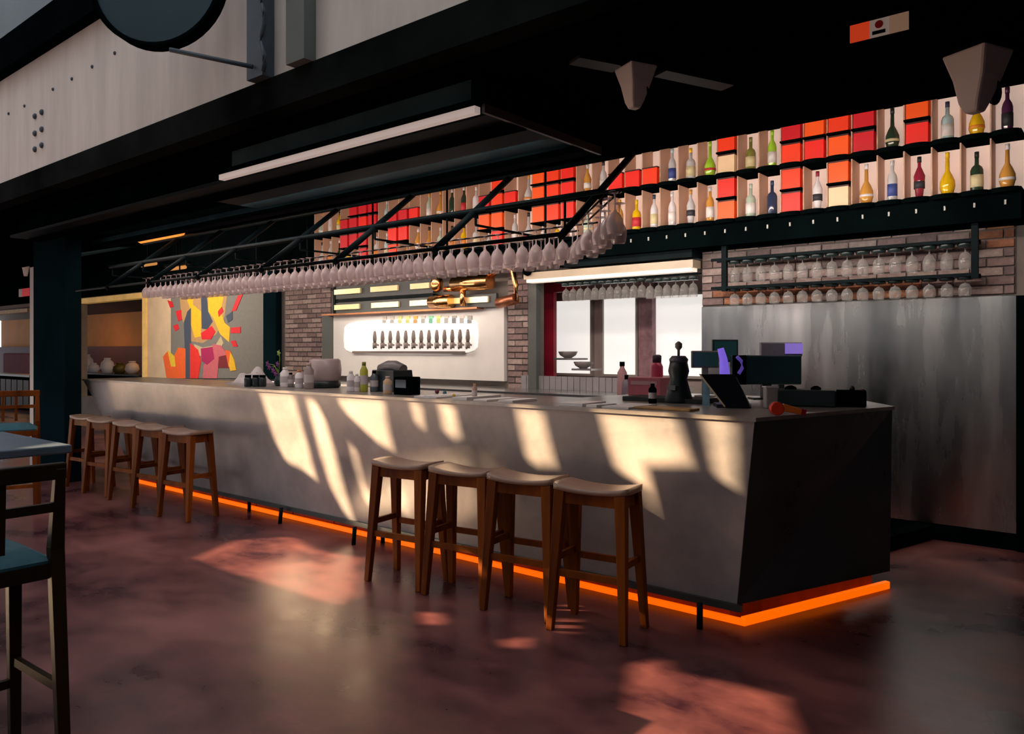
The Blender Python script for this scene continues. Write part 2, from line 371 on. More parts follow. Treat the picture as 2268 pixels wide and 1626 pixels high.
area('lounge_fill_far', (-22.5, 8.0, 2.7), (0, 0, 0), 1.2, 1.2, 60, (1, .5, .2))

# cream wall between lounge opening and mural, mural
struct(MB().box((OR_+.12, YB-.02, .8), (XatY(378, YB-.02), YB-.001, 2.6)).build('trim_14', CREAM), 'cream painted wall strip beside the lounge opening', 'wall')
mur = thing('mural', 'bright red, yellow and pink abstract painting beyond the far bar end', 'mural', (0, YB-.012, 0))
MY = YB-.012
def mcol(n, c, e=0): return mat('mural_'+n, c, .6, var=.06, vscale=15, emis=e)
shapes = [
 ('grey', (.20, .19, .17), [(380,640),(598,636),(598,838),(372,838)], 0),
 ('tan', (.52, .30, .12), [(398,645),(505,640),(498,700),(480,740),(450,760),(420,755),(402,700)], 1),
 ('yellow', (.90, .52, .01), [(412,655),(430,655),(428,675),(446,690),(446,745),(432,748),(424,720),(424,690)], 2),
 ('yellow', (.90, .52, .01), [(462,650),(498,645),(490,690),(498,715),(510,725),(508,758),(488,740),(474,705),(462,690)], 2),
 ('slate', (.045, .065, .11), [(416,690),(424,682),(424,765),(430,838),(408,838),(410,765),(408,715)], 3),
 ('slate', (.05, .06, .06), [(446,650),(458,650),(462,690),(472,712),(460,730),(448,728)], 3),
 ('red', (.75, .008, .02), [(446,738),(470,722),(478,735),(468,752),(448,752)], 4),
 ('sand', (.58, .46, .26), [(430,762),(450,770),(478,765),(490,745),(496,760),(478,790),(440,788)], 3),
 ('scarlet', (.85, .02, .01), [(422,760),(440,775),(446,800),(440,838),(422,838)], 4),
 ('orange', (.95, .13, .004), [(362,790),(372,778),(380,800),(396,770),(412,772),(412,838),(370,838)], 4),
 ('sun', (.85, .60, .02), [(372,775),(388,790),(390,812),(380,812)], 5),
 ('magenta', (.42, .004, .10), [(446,772),(472,768),(476,795),(460,808),(448,800)], 5),
 ('rose', (.62, .13, .16), [(472,762),(490,765),(505,785),(486,800),(482,838),(450,838),(452,808),(470,800)], 4),
 ('wine', (.20, .005, .015), [(486,790),(508,785),(508,815),(484,815)], 5),
 ('flame', (.85, .12, .01), [(500,775),(512,778),(518,800),(508,815),(504,795)], 6),
 ('yellow', (.90, .52, .01), [(512,780),(520,798),(525,820),(512,822),(508,808)], 7),
 ('red', (.75, .008, .02), [(528,655),(540,650),(524,688),(514,690)], 5),
 ('red', (.75, .008, .02), [(512,726),(534,724),(534,738),(512,738)], 5),
 ('red', (.75, .008, .02), [(512,756),(522,754),(528,768),(518,768)], 5),
 ('red', (.75, .008, .02), [(384,722),(394,718),(398,728),(390,734)], 5),
 ('red', (.75, .008, .02), [(390,690),(402,686),(404,708),(396,712)], 5),
 ('red', (.75, .008, .02), [(372,665),(382,668),(386,680),(378,682)], 5),
 ('red', (.75, .008, .02), [(484,690),(492,680),(496,690),(486,702)], 5),
 ('slate', (.10, .10, .13), [(502,700),(516,690),(516,708),(506,715)], 5),
]
for n, c, poly, lay in shapes:
    P = [onY(x, y, MY) for x, y in poly]; k = len(P); th = .004+.0015*lay
    V = [(p.x, 0, p.z) for p in P]+[(p.x, -th, p.z) for p in P]
    fs = [tuple(range(k)), tuple(reversed(range(k, 2*k)))]+[(i, (i+1) % k, k+(i+1) % k, k+i) for i in range(k)]
    MB().add(V, fs).build('paint_patch' if lay else 'backing', mcol(n, c), mur)

# ================================================================== BAR COUNTER
T = 1.12; ZB = .13
TL, TR, BR, BL = (-9.3, 3.66), (-1.456, 3.64), (-1.125, 4.88), (-9.3, 4.5)
tl, tr, br, bl = (-8.35, 3.80), (-1.615, 3.81), (-1.158, 4.97), (-8.9, 4.45)
bar = thing('bar_counter', 'long grey metal bar counter with shade-painted end face and orange glow below', 'bar', (0,0,0))
def slab(quad, name, m, th, bev=0):
    q = [Vector(p) for p in quad]; n = (q[1]-q[0]).cross(q[-1]-q[0]).normalized()
    k = len(q); V = q+[p-n*th for p in q]
    fs = [tuple(range(k)), tuple(reversed(range(k, 2*k)))]+[(i, k+i, k+(i+1) % k, (i+1) % k) for i in range(k)]
    return MB().add(V, fs).build(name, m, bar, bevel=bev)
# front cladding: sheets between joints
js = [0, 1.0]
def lerp(a, b, t): return (a[0]+(b[0]-a[0])*t, a[1]+(b[1]-a[1])*t)
for a, b in zip(js, js[1:]):
    e = .0004
    slab([(*lerp(tl, tr, a+e), ZB), (*lerp(tl, tr, b-e), ZB), (*lerp(TL, TR, b-e), T-.015), (*lerp(TL, TR, a+e), T-.015)], 'front_panel', ZINC, .02)
slab([(*tr, ZB), (*br, ZB), (*BR, T-.015)], 'end_panel', ZINC_SHADE, .015)
slab([(*tr, ZB), (*BR, T-.015), (*TR, T-.015)], 'end_panel', ZINC_SHADE, .015)
slab([(*bl, ZB), (*tl, ZB), (*TL, T-.015), (*BL, T-.015)], 'end_panel', ZINC, .015)
# deck: ledge + deeper end part
MB().add([(TL[0]-.01, TL[1]-.01, T-.02), (TR[0]+.012, TR[1]-.012, T-.02), (BR[0]+.012, BR[1]+.01, T-.02), (-1.42, 5.36, T-.02), (-2.9, 5.36, T-.02), (-3.0, 4.42, T-.02), (-9.31, 4.42, T-.02),
          (TL[0]-.01, TL[1]-.01, T), (TR[0]+.012, TR[1]-.012, T), (BR[0]+.012, BR[1]+.01, T), (-1.42, 5.36, T), (-2.9, 5.36, T), (-3.0, 4.42, T), (-9.31, 4.42, T)],
         [(6,5,4,3,2,1,0), (7,8,9,10,11,12,13)]+[(i, (i+1) % 7, 7+(i+1) % 7, 7+i) for i in range(7)]).build('countertop', DECK, bar)
MB().bar((tl[0], tl[1]+.0, ZB-.012), (tr[0]+.03, tr[1]-.008, ZB-.012), .03, .035, up=(0,0,1)).build('bottom_rail', mat('rail_steel', (.08, .09, .09), .35, .6), bar)
# plinth: rust red panels, lit by an orange strip
PLM = mat('red_plinth', (.25, .045, .018), .6, var=.4, vscale=7, stretch=(1, 1, .5))
n = 12; pa, pb = (-8.5, 3.93), (-1.70, 3.93); pc = (-1.26, 5.0)
for i in range(n):
    xa, xb = pa[0]+(pb[0]-pa[0])*i/n, pa[0]+(pb[0]-pa[0])*(i+1)/n
    MB().box((xa+.006, 3.93, .0), (xb-.006, 3.96, ZB)).build('plinth_board', PLM, bar)
MB().bar((pb[0]-.02, pb[1]+.02, ZB/2), (pc[0]-.02, pc[1], ZB/2), .03, ZB, up=(0,0,1)).build('plinth_board', PLM, bar)
LED = mat('orange_led', (1, .35, .02), .5, emis=.95, ecol=(1, .135, .0))
MB().box((-8.5, 3.875, .004), (-1.60, 3.90, .036)).build('light_strip', LED, bar)
MB().bar((-1.615, 3.885, .025), (-1.19, 5.05, .025), .03, .042, up=(0,0,1)).build('light_strip', LED, bar)
for px, py in ((1550, 1393), (783, 1207), (620, 1160)):
    p = onz(px, py, 0)
    MB().tube([(p.x, p.y, 0), (p.x-.01, p.y+.02, ZB)], .016, 10).build('foot', BLACKG, bar)
for x in (-4.4, -6.2): MB().tube([(x, 3.84, 0), (x, 3.84, ZB)], .016, 10).build('foot', BLACKG, bar)
MB().box((-2.8, 4.95, .02), (-1.5, 5.3, T-.021)).build('rear_cabinet', BLACK, bar)
# body fill behind panels (hidden carcass)
MB().hexa([(-8.3, 3.98, ZB+.01), (-1.72, 3.98, ZB+.01), (-1.40, 4.75, ZB+.01), (-8.3, 4.38, ZB+.01), (-8.9, 3.80, T-.03), (-1.60, 3.80, T-.03), (-1.33, 4.78, T-.03), (-8.9, 4.38, T-.03)]).build('carcass', BLACK, bar)

# back counter along the wall
bc = thing('back_counter', 'low stainless back counter under the taps and the kitchen opening', 'counter', (0,0,0))
MB().box((-9.6, 5.95, .1), (-3.2, 6.5, 1.0)).build('carcass', STEELP, bc)
MB().box((-9.62, 5.92, 1.0), (-3.18, 6.58, 1.03)).build('worktop', STEELP, bc)
RIB = mat('grey_ribbed_panel', (.30, .28, .29), .4, .2, var=.1)
x = XatY(1150, 6.55)
while x < XatY(1395, 6.55):
    MB().box((x, 6.585, 1.03), (x+.07, 6.60, 1.17)).build('upstand_tile', RIB, bc); x += .078

# ================================================================== STOOLS
def make_stool():
    t = thing('bar_stool', '', 'stool', (0,0,0))
    W, D_, H = .40, .25, .75
    top = {}; 
    for i, sx in enumerate((-1, 1)):
        for sy in (-1, 1):
            a_ = (sx*(W/2-.03), sy*(D_/2-.04), H-.03); b_ = (sx*(W/2+.005), sy*(D_/2+.015), 0)
            MB().bar(b_, a_, .036, .036, .060, .052).build('leg', WOOD, t, bevel=.004)
            top[(sx, sy)] = (Vector(b_), Vector(a_))
    def at(k, z): b_, a_ = top[k]; f = z/(H-.03); return b_+(a_-b_)*f
    # aprons
    for k1, k2, nm in (((-1,-1),(1,-1),'apron'), ((-1,1),(1,1),'apron'), ((-1,-1),(-1,1),'apron'), ((1,-1),(1,1),'apron')):
        MB().bar(at(k1, H-.065), at(k2, H-.065), .024, .060, up=(0,0,1)).build('apron', WOOD, t)
    for k1, k2, z in (((-1,-1),(1,-1),.30), ((-1,1),(1,1),.34), ((-1,-1),(-1,1),.37), ((1,-1),(1,1),.37)):
        MB().bar(at(k1, z), at(k2, z), .020, .034, up=(0,0,1)).build('footrest', WOOD, t)
    # saddle seat: dished top with rounded ends
    nx, ny = 14, 8; V = []; fs = []
    for layer in (0, 1):
        for j in range(ny+1):
            for i in range(nx+1):
                u = i/nx*2-1; v = j/ny*2-1
                hw = (W/2+.015); hd = (D_/2-.005)*(1-.10*abs(u)**3)
                z = H-.012+.022*u*u-.004*v*v if layer else H-.036+.012*u*u
                V.append((u*hw*(1-.05*abs(v)**4), v*hd, z))
    o = (nx+1)*(ny+1)
    for j in range(ny):
        for i in range(nx):
            a_ = j*(nx+1)+i; fs.append((a_+o, a_+1+o, a_+nx+2+o, a_+nx+1+o)); fs.append((a_+nx+1, a_+nx+2, a_+1, a_))
    def side(idx):
        for p, q in zip(idx, idx[1:]): fs.append((p, q, q+o, p+o))
    side([i for i in range(nx+1)]); side([j*(nx+1)+nx for j in range(ny+1)])
    side([ny*(nx+1)+i for i in reversed(range(nx+1))]); side([j*(nx+1) for j in reversed(range(ny+1))])
    MB().add(V, fs, True).build('seat', WOODT, t)
    return t
st0 = make_stool()
WID = .40
near = [(-3.57, 3.38), (-3.10, 3.42), (-2.655, 3.44), (-2.185, 3.43)]
far = [(-8.62, 3.52), (-8.10, 3.49), (-7.52, 3.49), (-6.98, 3.47), (-6.42, 3.44)]
nl = ['wooden saddle stool at the left end of the near row of four', 'wooden saddle stool second from the left in the near row of four',
      'wooden saddle stool second from the right in the near row of four', 'wooden saddle stool nearest the dark end of the bar']
fl_ = ['wooden stool nearest the dark pier in the far row of five', 'wooden stool second from the dark pier in the far row', 'middle wooden stool of the far row of five',
       'wooden stool second nearest the camera in the far row of five', 'wooden stool of the far row that stands nearest the camera, fully visible']
first = True
for (x, y), l, g, rz in [(p, l, 'saddle stools in the near row at the bar', R(8)) for p, l in zip(near, nl)]+[(p, l, 'stools in the far row at the bar', R(7)) for p, l in zip(far, fl_)]:
    o = st0 if first else copy_tree(st0); first = False
    o.location = (x, y-.06, 0); o.rotation_euler = (0, 0, rz+R(random.uniform(-1.5, 1.5))); o['label'] = l; o['group'] = g

# ================================================================== FOREGROUND CHAIR + TABLE
def make_chair(name, label, loc, rz, wm):
    # local: back along Y axis at x=0, seat extends to -x
    t = thing(name, label, 'chair', loc, rz)
    for sy in (-1, 1):
        MB().bar((.05, sy*.225, 0), (0, sy*.215, .80), .036, .036, .044, .044).build('leg', wm, t, bevel=.004)
        MB().bar((0, sy*.215, .78), (.035, sy*.215, 1.06), .044, .044, .030, .030).build('back_post', wm, t, bevel=.004)
        MB().bar((-.36, sy*.21, 0), (-.34, sy*.20, .74), .034, .034, .044, .044).build('leg', wm, t, bevel=.004)
        MB().bar((.02, sy*.22, .33), (-.35, sy*.205, .33), .02, .03, up=(0,0,1)).build('footrest', wm, t)
    MB().bar((.032, -.235, 1.05), (.032, .235, 1.05), .028, .055, up=(0,0,1)).build('top_rail', wm, t, bevel=.006)
    MB().bar((.018, -.21, .93), (.018, .21, .93), .02, .03, up=(0,0,1)).build('back_slat', wm, t)
    for k in (-1, 1):
        MB().bar((.016, k*.05, .80), (.028, k*.05, 1.04), .014, .022).build('spindle', wm, t)
    MB().box((-.37, -.225, .69), (.0, .225, .745)).build('seat_frame', wm, t, bevel=.006)
    MB().bar((-.35, -.2, .25), (-.35, .2, .25), .02, .03, up=(0,0,1)).build('footrest', wm, t)
    cu_ = MB(); nx = 8; V = []; fs = []
    for j in range(nx+1):
        for i in range(nx+1):
            u = i/nx*2-1; v = j/nx*2-1; V.append((-.185+u*.185, v*.215, .745+.045*(1-u**6)*(1-v**6)+.005))
    for j in range(nx):
        for i in range(nx): a_ = j*(nx+1)+i; fs.append((a_, a_+1, a_+nx+2, a_+nx+1))
    cu_.add(V, fs, True); cu_.box((-.37, -.215, .742), (0, .215, .752)); cu_.build('cushion', TEALC, t)
    return t
make_chair('bar_chair', 'tall dark wooden chair with a teal cushion, cut off by the left edge', (-2.80, .80, 0), R(0), WOODD)
make_chair('bar_chair', 'small dark wooden chair beyond the grey table, near the dark pier', (-7.95, 2.5, 0), R(160), WOOD)
t = thing('high_table', 'tall table with a blue-grey square top at the left edge', 'table', (-3.9, .90, 0))
MB().box((-.41, -.43, 1.015), (.41, .43, 1.05)).build('table_top', TABLEM, t, bevel=.006)
MB().tube([(0, 0, .02), (0, 0, 1.015)], .035, 12).build('column', BLACKG, t)
MB().lathe([(.27, 0), (.27, .012), (.04, .03)], 20).build('base', BLACKG, t)

# ================================================================== SOFFIT, RACK, STRUTS
sof = thing('ceiling_trough', 'long dark lighting trough hanging below the black ceiling over the bar front', 'ceiling light box', (0,0,0))
XR, XL = -2.52, -9.2
MB().box((-5.0, 2.96, 2.66), (XR-.18, 3.0, 2.86)).build('teal_face', mat('teal_face_paint', (.030, .065, .070), .5, var=.25, vscale=2, spec=.1), sof)
MB().box((XL, 2.98, 2.70), (XR-.1, 3.85, 2.859)).build('body', BLACK, sof)
MB().box((-4.93, 2.82, 2.625), (XR-.03, 2.862, 2.66)).build('tube_lamp', mat('tube_diffuser', (.7, .6, .56), .4, emis=.28, ecol=(1, .80, .72)), sof)
MB().box((-4.97, 2.80, 2.66), (XR, 2.88, 2.685)).build('tube_holder', BLACK, sof)
for ya, yb, m, xa in ((2.90, 3.06, BLACKG, XL), (3.20, 3.62, TEAL, -5.7), (3.74, 3.90, mat('dark_grey_band', (.010, .011, .014), .5, spec=.0, var=.2), XL)):
    MB().box((xa, ya, 2.63), (XR, yb, 2.655)).build('underside_panel', m, sof)
for ya in (3.06, 3.62): MB().box((XL, ya, 2.615), (XR, ya+.14 if ya < 3.5 else ya+.12, 2.66)).build('black_batten', BLACK, sof)
MB().box((XR, 2.84, 2.62), (XR+.02, 3.90, 2.665)).build('end_rim', mat('rim_brown', (.04, .03, .027), .4), sof)
for x in (-3.0, -5.0, -7.0, -9.0):
    MB().box((x-.02, 3.3, 2.69), (x+.02, 3.34, 2.86)).build('hanger', BLACK, sof)

rk = thing('glass_rack', 'long black rack with slanting struts hanging over the bar, holding stemmed glasses', 'rack', (0,0,0))
for X in (-2.372, -3.317, -4.28, -5.18, -6.12, -6.98, -7.85):
    MB().tube([(X, 3.30, 2.05), (X, 4.04, 2.63)], .021, 10).build('strut', BLACKG, rk)
XE = -8.6
for (y, z), r in (((3.32, 2.065), .012), ((3.66, 2.34), .020), ((4.02, 2.63), .018)):
    MB().tube([(XE, y, z), (-2.35, y, z)], r, 8).build('rail', BLACKG, rk)
for y in (4.04, 4.24, 4.44):
    MB().tube([(XE, y, 2.245), (-2.62 if y < 4.1 else (-2.9 if y < 4.3 else -3.2), y, 2.245)], .006, 6).build('glass_rail', BLACKG, rk)
for X in (-3.3, -4.28, -5.18, -6.12, -6.98, -7.85, -8.55):
    MB().box((X-.006, 3.66, 2.243), (X+.006, 4.46, 2.257)).build('cross_bar', BLACKG, rk)
    MB().box((X-.006, 4.4, 2.25), (X+.006, 4.412, 2.859)).build('drop_rod', BLACKG, rk)
    MB().box((X-.006, 3.655, 2.25), (X+.006, 3.667, 2.34)).build('drop_rod', BLACKG, rk)
MB().box((-2.9, 3.30, 2.243), (-2.0, 3.312, 2.257)).build('cross_bar', BLACKG, rk)
for o_ in (0, .16): MB().tube([(-2.0-o_*.8, 3.30+o_*.35, 2.247), (-2.62-o_*.8, 3.94+o_*.35, 2.247)], .006, 6).build('glass_rail', BLACKG, rk)
MB().box((-2.36, 3.66, 2.25), (-2.35, 3.672, 2.34)).build('drop_rod', BLACKG, rk)
MB().box((-2.36, 3.31, 2.06), (-2.35, 3.32, 2.25)).build('drop_rod', BLACKG, rk)
gprof = [(.036, .215), (.034, .218), (.006, .209), (.004, .19), (.004, .130), (.010, .118), (.030, .100), (.043, .070), (.045, .045), (.040, .015), (.036, 0)]
gm = MB().lathe(gprof, 12, cap=False).mesh('wine_glass', GLASS)
gcount = 0
def glass(x, y, z, me=gm, g='stemmed glasses hanging in the rack over the bar', lab='clear stemmed glass hanging upside down from the long rack over the bar', sc=1):
    o = bpy.data.objects.new('wine_glass', me); COL.objects.link(o); o.location = (x, y, z); o.scale = (sc, sc, sc)
    o.rotation_euler = (R(random.uniform(-2, 2)), R(random.uniform(-2, 2)), random.random()*6); tag(o, lab, 'glass', g)
for y, xe in ((4.04, -2.66), (4.24, -2.95), (4.44, -3.25)):
    x = xe; q_ = 0
    while x > XE: glass(x, y, 2.03, lab='hanging stemmed glass, %s row of long rack, %s from right' % ({4.04:'front',4.24:'middle',4.44:'rear'}[y], ordn(q_))); x -= .112; q_ += 1
k = 0
for x, y in ((-2.05, 3.32), (-2.17, 3.45), (-2.20, 3.60), (-2.32, 3.60), (-2.38, 3.75), (-2.50, 3.75), (-2.52, 3.90), (-2.64, 3.90)):
    glass(x, y, 2.03, lab='hanging stemmed glass at right tip of long rack, %s from front' % ordn(k)); k += 1

# warm heater lamp at the far ceiling; two small strips imitate a sunlit reflection
for i, (pa, pb, py, z) in enumerate(((312, 400, 520, 2.66), (312, 345, 586, 2.33), (375, 410, 594, 2.27))):
    t = thing('warm_strip', ('bright orange glowing strip lamp under the far black ceiling', 'amber strip imitating a sunlit reflection at the far ceiling, left one of two', 'orange strip imitating a sunlit reflection at the far ceiling, right one of two')[i], 'lamp', (0,0,0))
    y = 3.97 if i == 0 else 4.6
    xa, xb = XatY(pa, y), XatY(pb, y)
    p = onY((pa+pb)/2, py, y)
    MB().tube([(xa, y, p.z), (xb, y, p.z)], .055 if i == 0 else .022, 8).build('glow_tube', mat('heater_glow' if i == 0 else 'sun_glint_glow', (1, .4, .08), .5, emis=1.0 if i == 0 else .45, ecol=(1, .33, .05) if i == 0 else (.9, .42, .12)), t)
    MB().box((xa-.1, y-.02, p.z+.03), (xb+.1, y+.02, p.z+.06)).build('reflector', BLACKG, t)
    MB().box(((xa+xb)/2-.01, y-.01, p.z+.05), ((xa+xb)/2+.01, y+.01, 2.859)).build('hanger', BLACKG, t)

# ceiling speakers
def speaker(px, py, wpx, zc, label, rz):
    p = onz(px, py, zc); Z = p.x*-SN+p.y*CS; s = wpx*Z/F
    t = thing('ceiling_speaker', label, 'speaker', (p.x, p.y, zc), rz)
    prof = []
    V = []; fs = []; n = 4
    for (h, z) in ((.52, 0), (.50, -.04), (.36, -.42), (.24, -.78), (.15, -.95)):
        for i, j in ((-1,-1),(1,-1),(1,1),(-1,1)): V.append((i*h*s*.72, j*h*s*.72+ (0 if z > -.5 else s*.05), z*s))
    for r in range(4):
        for k in range(4): k2 = (k+1) % 4; fs.append((r*4+k, (r+1)*4+k, (r+1)*4+k2, r*4+k2))
    fs += [(0,1,2,3), (19,18,17,16)]
    MB().add(V, fs).build('housing', mat('speaker_grey', (.74, .64, .61), .55, var=.05), t, bevel=.012*s/.2)
    c = MB().lathe([(s*.20, 0), (s*.21, .02*s), (s*.15, .05*s), (.01, .02*s)], 16).build('speaker_cone', BLACK, t, (s*.24, -s*.10, -s*.62))
    c.rotation_euler = (R(80), 0, R(60))
    MB().box((-s*.25, -s*.25, .0), (s*.25, s*.25, .03)).build('mount', BLACKG, t)
    return t
speaker(1408, 150, 95, 2.82, 'pale tapered speaker on the black ceiling, smaller one near the middle', YAW+R(25))
speaker(2165, 118, 138, 2.82, 'large pale tapered speaker hanging at the right in front of the bottle wall', YAW+R(25))
for i, pp in enumerate((((1272, 132), (1368, 150)), ((1462, 160), (1612, 192)))):  # dark strips that imitate reflections on the glossy ceiling
    a_, b_ = onz(*pp[0], 2.85), onz(*pp[1], 2.85)
    tag(MB().bar(a_, b_, .10, .016, up=(0,0,1)).build('ceiling_reflection', mat('reflection_grey%d' % i, ((.012, .015, .015), (.004, .009, .012))[i], .5)), ('dark grey painted reflection on the ceiling left of the middle speaker', 'blue-black painted reflection on the ceiling right of the middle speaker')[i], 'plate')

# hanging sign, red / white / tan
p = onY(1947, 62, 3.4)
t = thing('hanging_sign', 'small red, white and tan sign hanging under the black ceiling', 'sign', (p.x, p.y, p.z))
MB().box((-.112, -.002, -.036), (.112, .012, .036)).build('backing', BLACK, t)
MB().box((-.112, -.008, -.036), (-.035, -.001, .036)).build('red_panel', mat('sign_red', (.85, .06, .02), .4, emis=.35, ecol=(1, .08, .02)), t)
wp = MB().box((-.035, -.007, -.036), (.04, -.001, .036)).build('white_panel', mat('sign_white', (.7, .55, .48), .5, emis=.15), t)
MB().box((.04, -.008, -.036), (.112, -.001, .036)).build('tan_panel', mat('sign_tan', (.65, .40, .26), .5, emis=.15), t)
MB().lathe([(.016, 0), (.016, .003)], 14).build('red_emblem', mat('emblem_red', (.6, .02, .03), .5), wp, (.002, -.008, .012)).rotation_euler = (PI/2, 0, 0)
MB().box((-.024, -.010, -.026), (.026, -.0065, -.012)).build('dark_line', BLACK, wp)
for s_ in (-.09, .09): MB().box((s_-.003, .003, .036), (s_+.003, .009, 2.86-p.z)).build('wire', BLACKG, t)

# round sign on the fascia
cpt = onY(350, -48, FY-.42); Zc = cpt.x*-SN+cpt.y*CS
t = thing('round_sign', 'large round dark teal sign with a black rim, cut off by the top edge', 'sign', tuple(cpt), YAW+R(-6))
rr = 156*Zc/F
d_ = MB().lathe([(rr*.93, -.01), (rr*.93, .03), (rr, .035), (rr, -.05), (rr*.93, -.05), (rr*.93, -.035), (.01, -.035)], 48, cap=False).build('rim', BLACK, t); d_.rotation_euler = (PI/2, 0, 0)
d_ = MB().lathe([(rr*.94, 0), (rr*.94, .02)], 48).build('disc', mat('sign_teal', (.010, .045, .060), .45, var=.08), t); d_.rotation_euler = (PI/2, 0, 0)
q = Vector((XatY(560, FY-.09), FY-.09, 0)); q.z = onY(555, 150, FY-.09).z
a_ = onY(376, 110, FY-.42)
tag(MB().tube([tuple(a_), tuple(q)], .014, 8).build('bracket_arm', SLATE), 'thin blue-grey arm joining the round sign to the steel upright', 'bracket')

# ================================================================== BOTTLE DISPLAY
DY, DB = 6.30, 6.56; Z0 = 2.58; RH = .40; CW = .187; XD = -.637; NC = 43
dsp = thing('display_shelf', 'long black two-tier shelf with lit cream compartments above the back bar', 'shelf', (0,0,0))
PINK = mat('lit_compartment', (.70, .50, .42), .6, var=.05, emis=.38, ecol=(1, .74, .62))
TAN = mat('tan_divider', (.62, .38, .26), .6, var=.05)
xl = XD-NC*CW
MB().box((xl, DB+.01, 2.35), (XD, YB-.001, 3.8)).build('backboard', BLACK, dsp)
MB().box((xl, DY+.02, 2.36), (XD, DB, 2.55)).build('lower_fascia', BLACK, dsp)
for r in range(3):
    MB().box((xl, DY+.01, Z0+r*RH-.028), (XD, DB, Z0+r*RH)).build('shelf_board', BLACK, dsp)
bp_m = MB().box((.006, DB-.002, 0), (CW-.006, DB+.008, RH-.03)).mesh('back_light', PINK)
dv_m = MB().box((-.005, DY+.06, 0), (.005, DB, RH-.03)).mesh('divider', TAN)
lip = MB(); pts = [(CW/2+(CW/2-.008)*math.cos(a), -(.05)*math.sin(a)) for a in [PI*k/8 for k in range(9)]]
V = [(x, DY+.012+y, z) for z in (-.034, .0) for x, y in pts]
lip.add(V, [tuple(reversed(range(9))), tuple(range(9, 18))]+[(i, i+1, i+10, i+9) for i in range(8)]+[(8, 0, 9, 17)])
lip_m = lip.mesh('shelf_lip', BLACK)
dot_m = MB().box((-.006, DY+.010, -.016), (.006, DY+.0195, .016)).mesh('price_tag', mat('price_tag', (.45, .45, .42), .5))
def inst(name, me, loc, par):
    o = bpy.data.objects.new(name, me); COL.objects.link(o); o.location = loc; o.parent = par; return o
for k in range(NC):
    x = XD-(k+1)*CW
    for r in range(2):
        inst('back_light', bp_m, (x, 0, Z0+r*RH), dsp); inst('divider', dv_m, (x, 0, Z0+r*RH), dsp)
        inst('shelf_lip', lip_m, (x, 0, Z0+r*RH), dsp)
    if k < 24: inst('price_tag', dot_m, (x+CW/2, 0, 2.48), dsp)

GC = {'clear': (.55,.55,.56), 'pale blue': (.42,.58,.60), 'amber': (.62,.30,.06), 'yellow': (.80,.50,.01), 'dark green': (.025,.05,.03), 'purple': (.08,.02,.07),
      'dark red': (.28,.02,.04), 'navy': (.03,.045,.10), 'pale green': (.45,.55,.45), 'lime green': (.35,.62,.04), 'olive': (.22,.22,.05), 'white': (.75,.72,.75), 'black': (.02,.02,.02)}
bodies = {}
profs = {'tall': [(.028,0),(.032,.006),(.032,.155),(.026,.180),(.012,.205),(.011,.262)],
         'round': [(.026,0),(.036,.02),(.046,.06),(.044,.095),(.030,.130),(.014,.160),(.011,.262)],
         'square': [(.036,0),(.038,.006),(.038,.140),(.030,.160),(.013,.175),(.012,.240)],
         'flask': [(.020,0),(.022,.01),(.033,.11),(.036,.15),(.020,.19),(.011,.21),(.010,.26)]}
def bottle(x, y, z, col, shape, labc, capc, label, group):
    key = (col, shape)
    if key not in bodies: bodies[key] = MB().lathe(profs[shape], 12).mesh('bottle', mat('glass_'+col, GC[col], .12, coat=.3, var=.05))
    o = bpy.data.objects.new('bottle', bodies[key]); COL.objects.link(o); o.location = (x, y, z); tag(o, label, 'bottle', group)
    kc = ('cap', capc, shape)
    top = profs[shape][-1][1]
    if kc not in bodies: bodies[kc] = MB().lathe([(.0135, top-.022), (.0135, top+.014)], 10).mesh('cap', mat('cap_'+capc, GC[capc], .4))
    c = bpy.data.objects.new('cap', bodies[kc]); COL.objects.link(c); c.parent = o
    if labc:
        kl = ('lab', labc, shape)
        r = {'tall': .0328, 'round': .0465, 'square': .0388, 'flask': .0345}[shape]
        z0, z1 = {'tall': (.04,.12), 'round': (.055,.072), 'square': (.035,.11), 'flask': (.07,.115)}[shape]
        if kl not in bodies: bodies[kl] = MB().lathe([(r, z0), (r, z1)], 12).mesh('paper_label', mat('label_'+labc, {'cream': (.70,.62,.35), 'white': (.75,.72,.70), 'red': (.55,.03,.04), 'black': (.03,.03,.04), 'blue': (.05,.08,.30), 'orange': (.75,.25,.03), 'green': (.15,.35,.08)}[labc], .6))
        c = bpy.data.objects.new('paper_label', bodies[kl]); COL.objects.link(c); c.parent = o
    return o
BXC = {'red': (.85,.018,.010), 'orange': (.95,.10,.006), 'crimson': (.62,.008,.018), 'cream': (.78,.55,.33), 'vermilion': (.90,.045,.008)}
boxm = {}
def dbox(x, z, col, label):
    if col not in boxm:
        boxm[col] = MB().box((-.074, 0, 0), (.074, .15, .158)).mesh('display_box', mat('box_'+col, BXC[col], .45, var=.06, emis=.10))  # faint emission makes the boxes look lit, they hold no lamp
        boxm[col+'l'] = MB().box((-.077, -.003, 0), (.077, .152, .012)).mesh('lid', mat('box_lid_dark', (.05, .01, .01), .5))
    o = bpy.data.objects.new('display_box', boxm[col]); COL.objects.link(o); o.location = (x, DY+.035, z); tag(o, label, 'box', 'coloured boxes on the display shelf')
    c = bpy.data.objects.new('lid', boxm[col+'l']); COL.objects.link(c); c.parent = o; c.location = (0, 0, .158)
H = lambda a, b: ('H', a, b)
B = lambda c, s='tall', l=None, cap='black': ('B', c, s, l, cap)
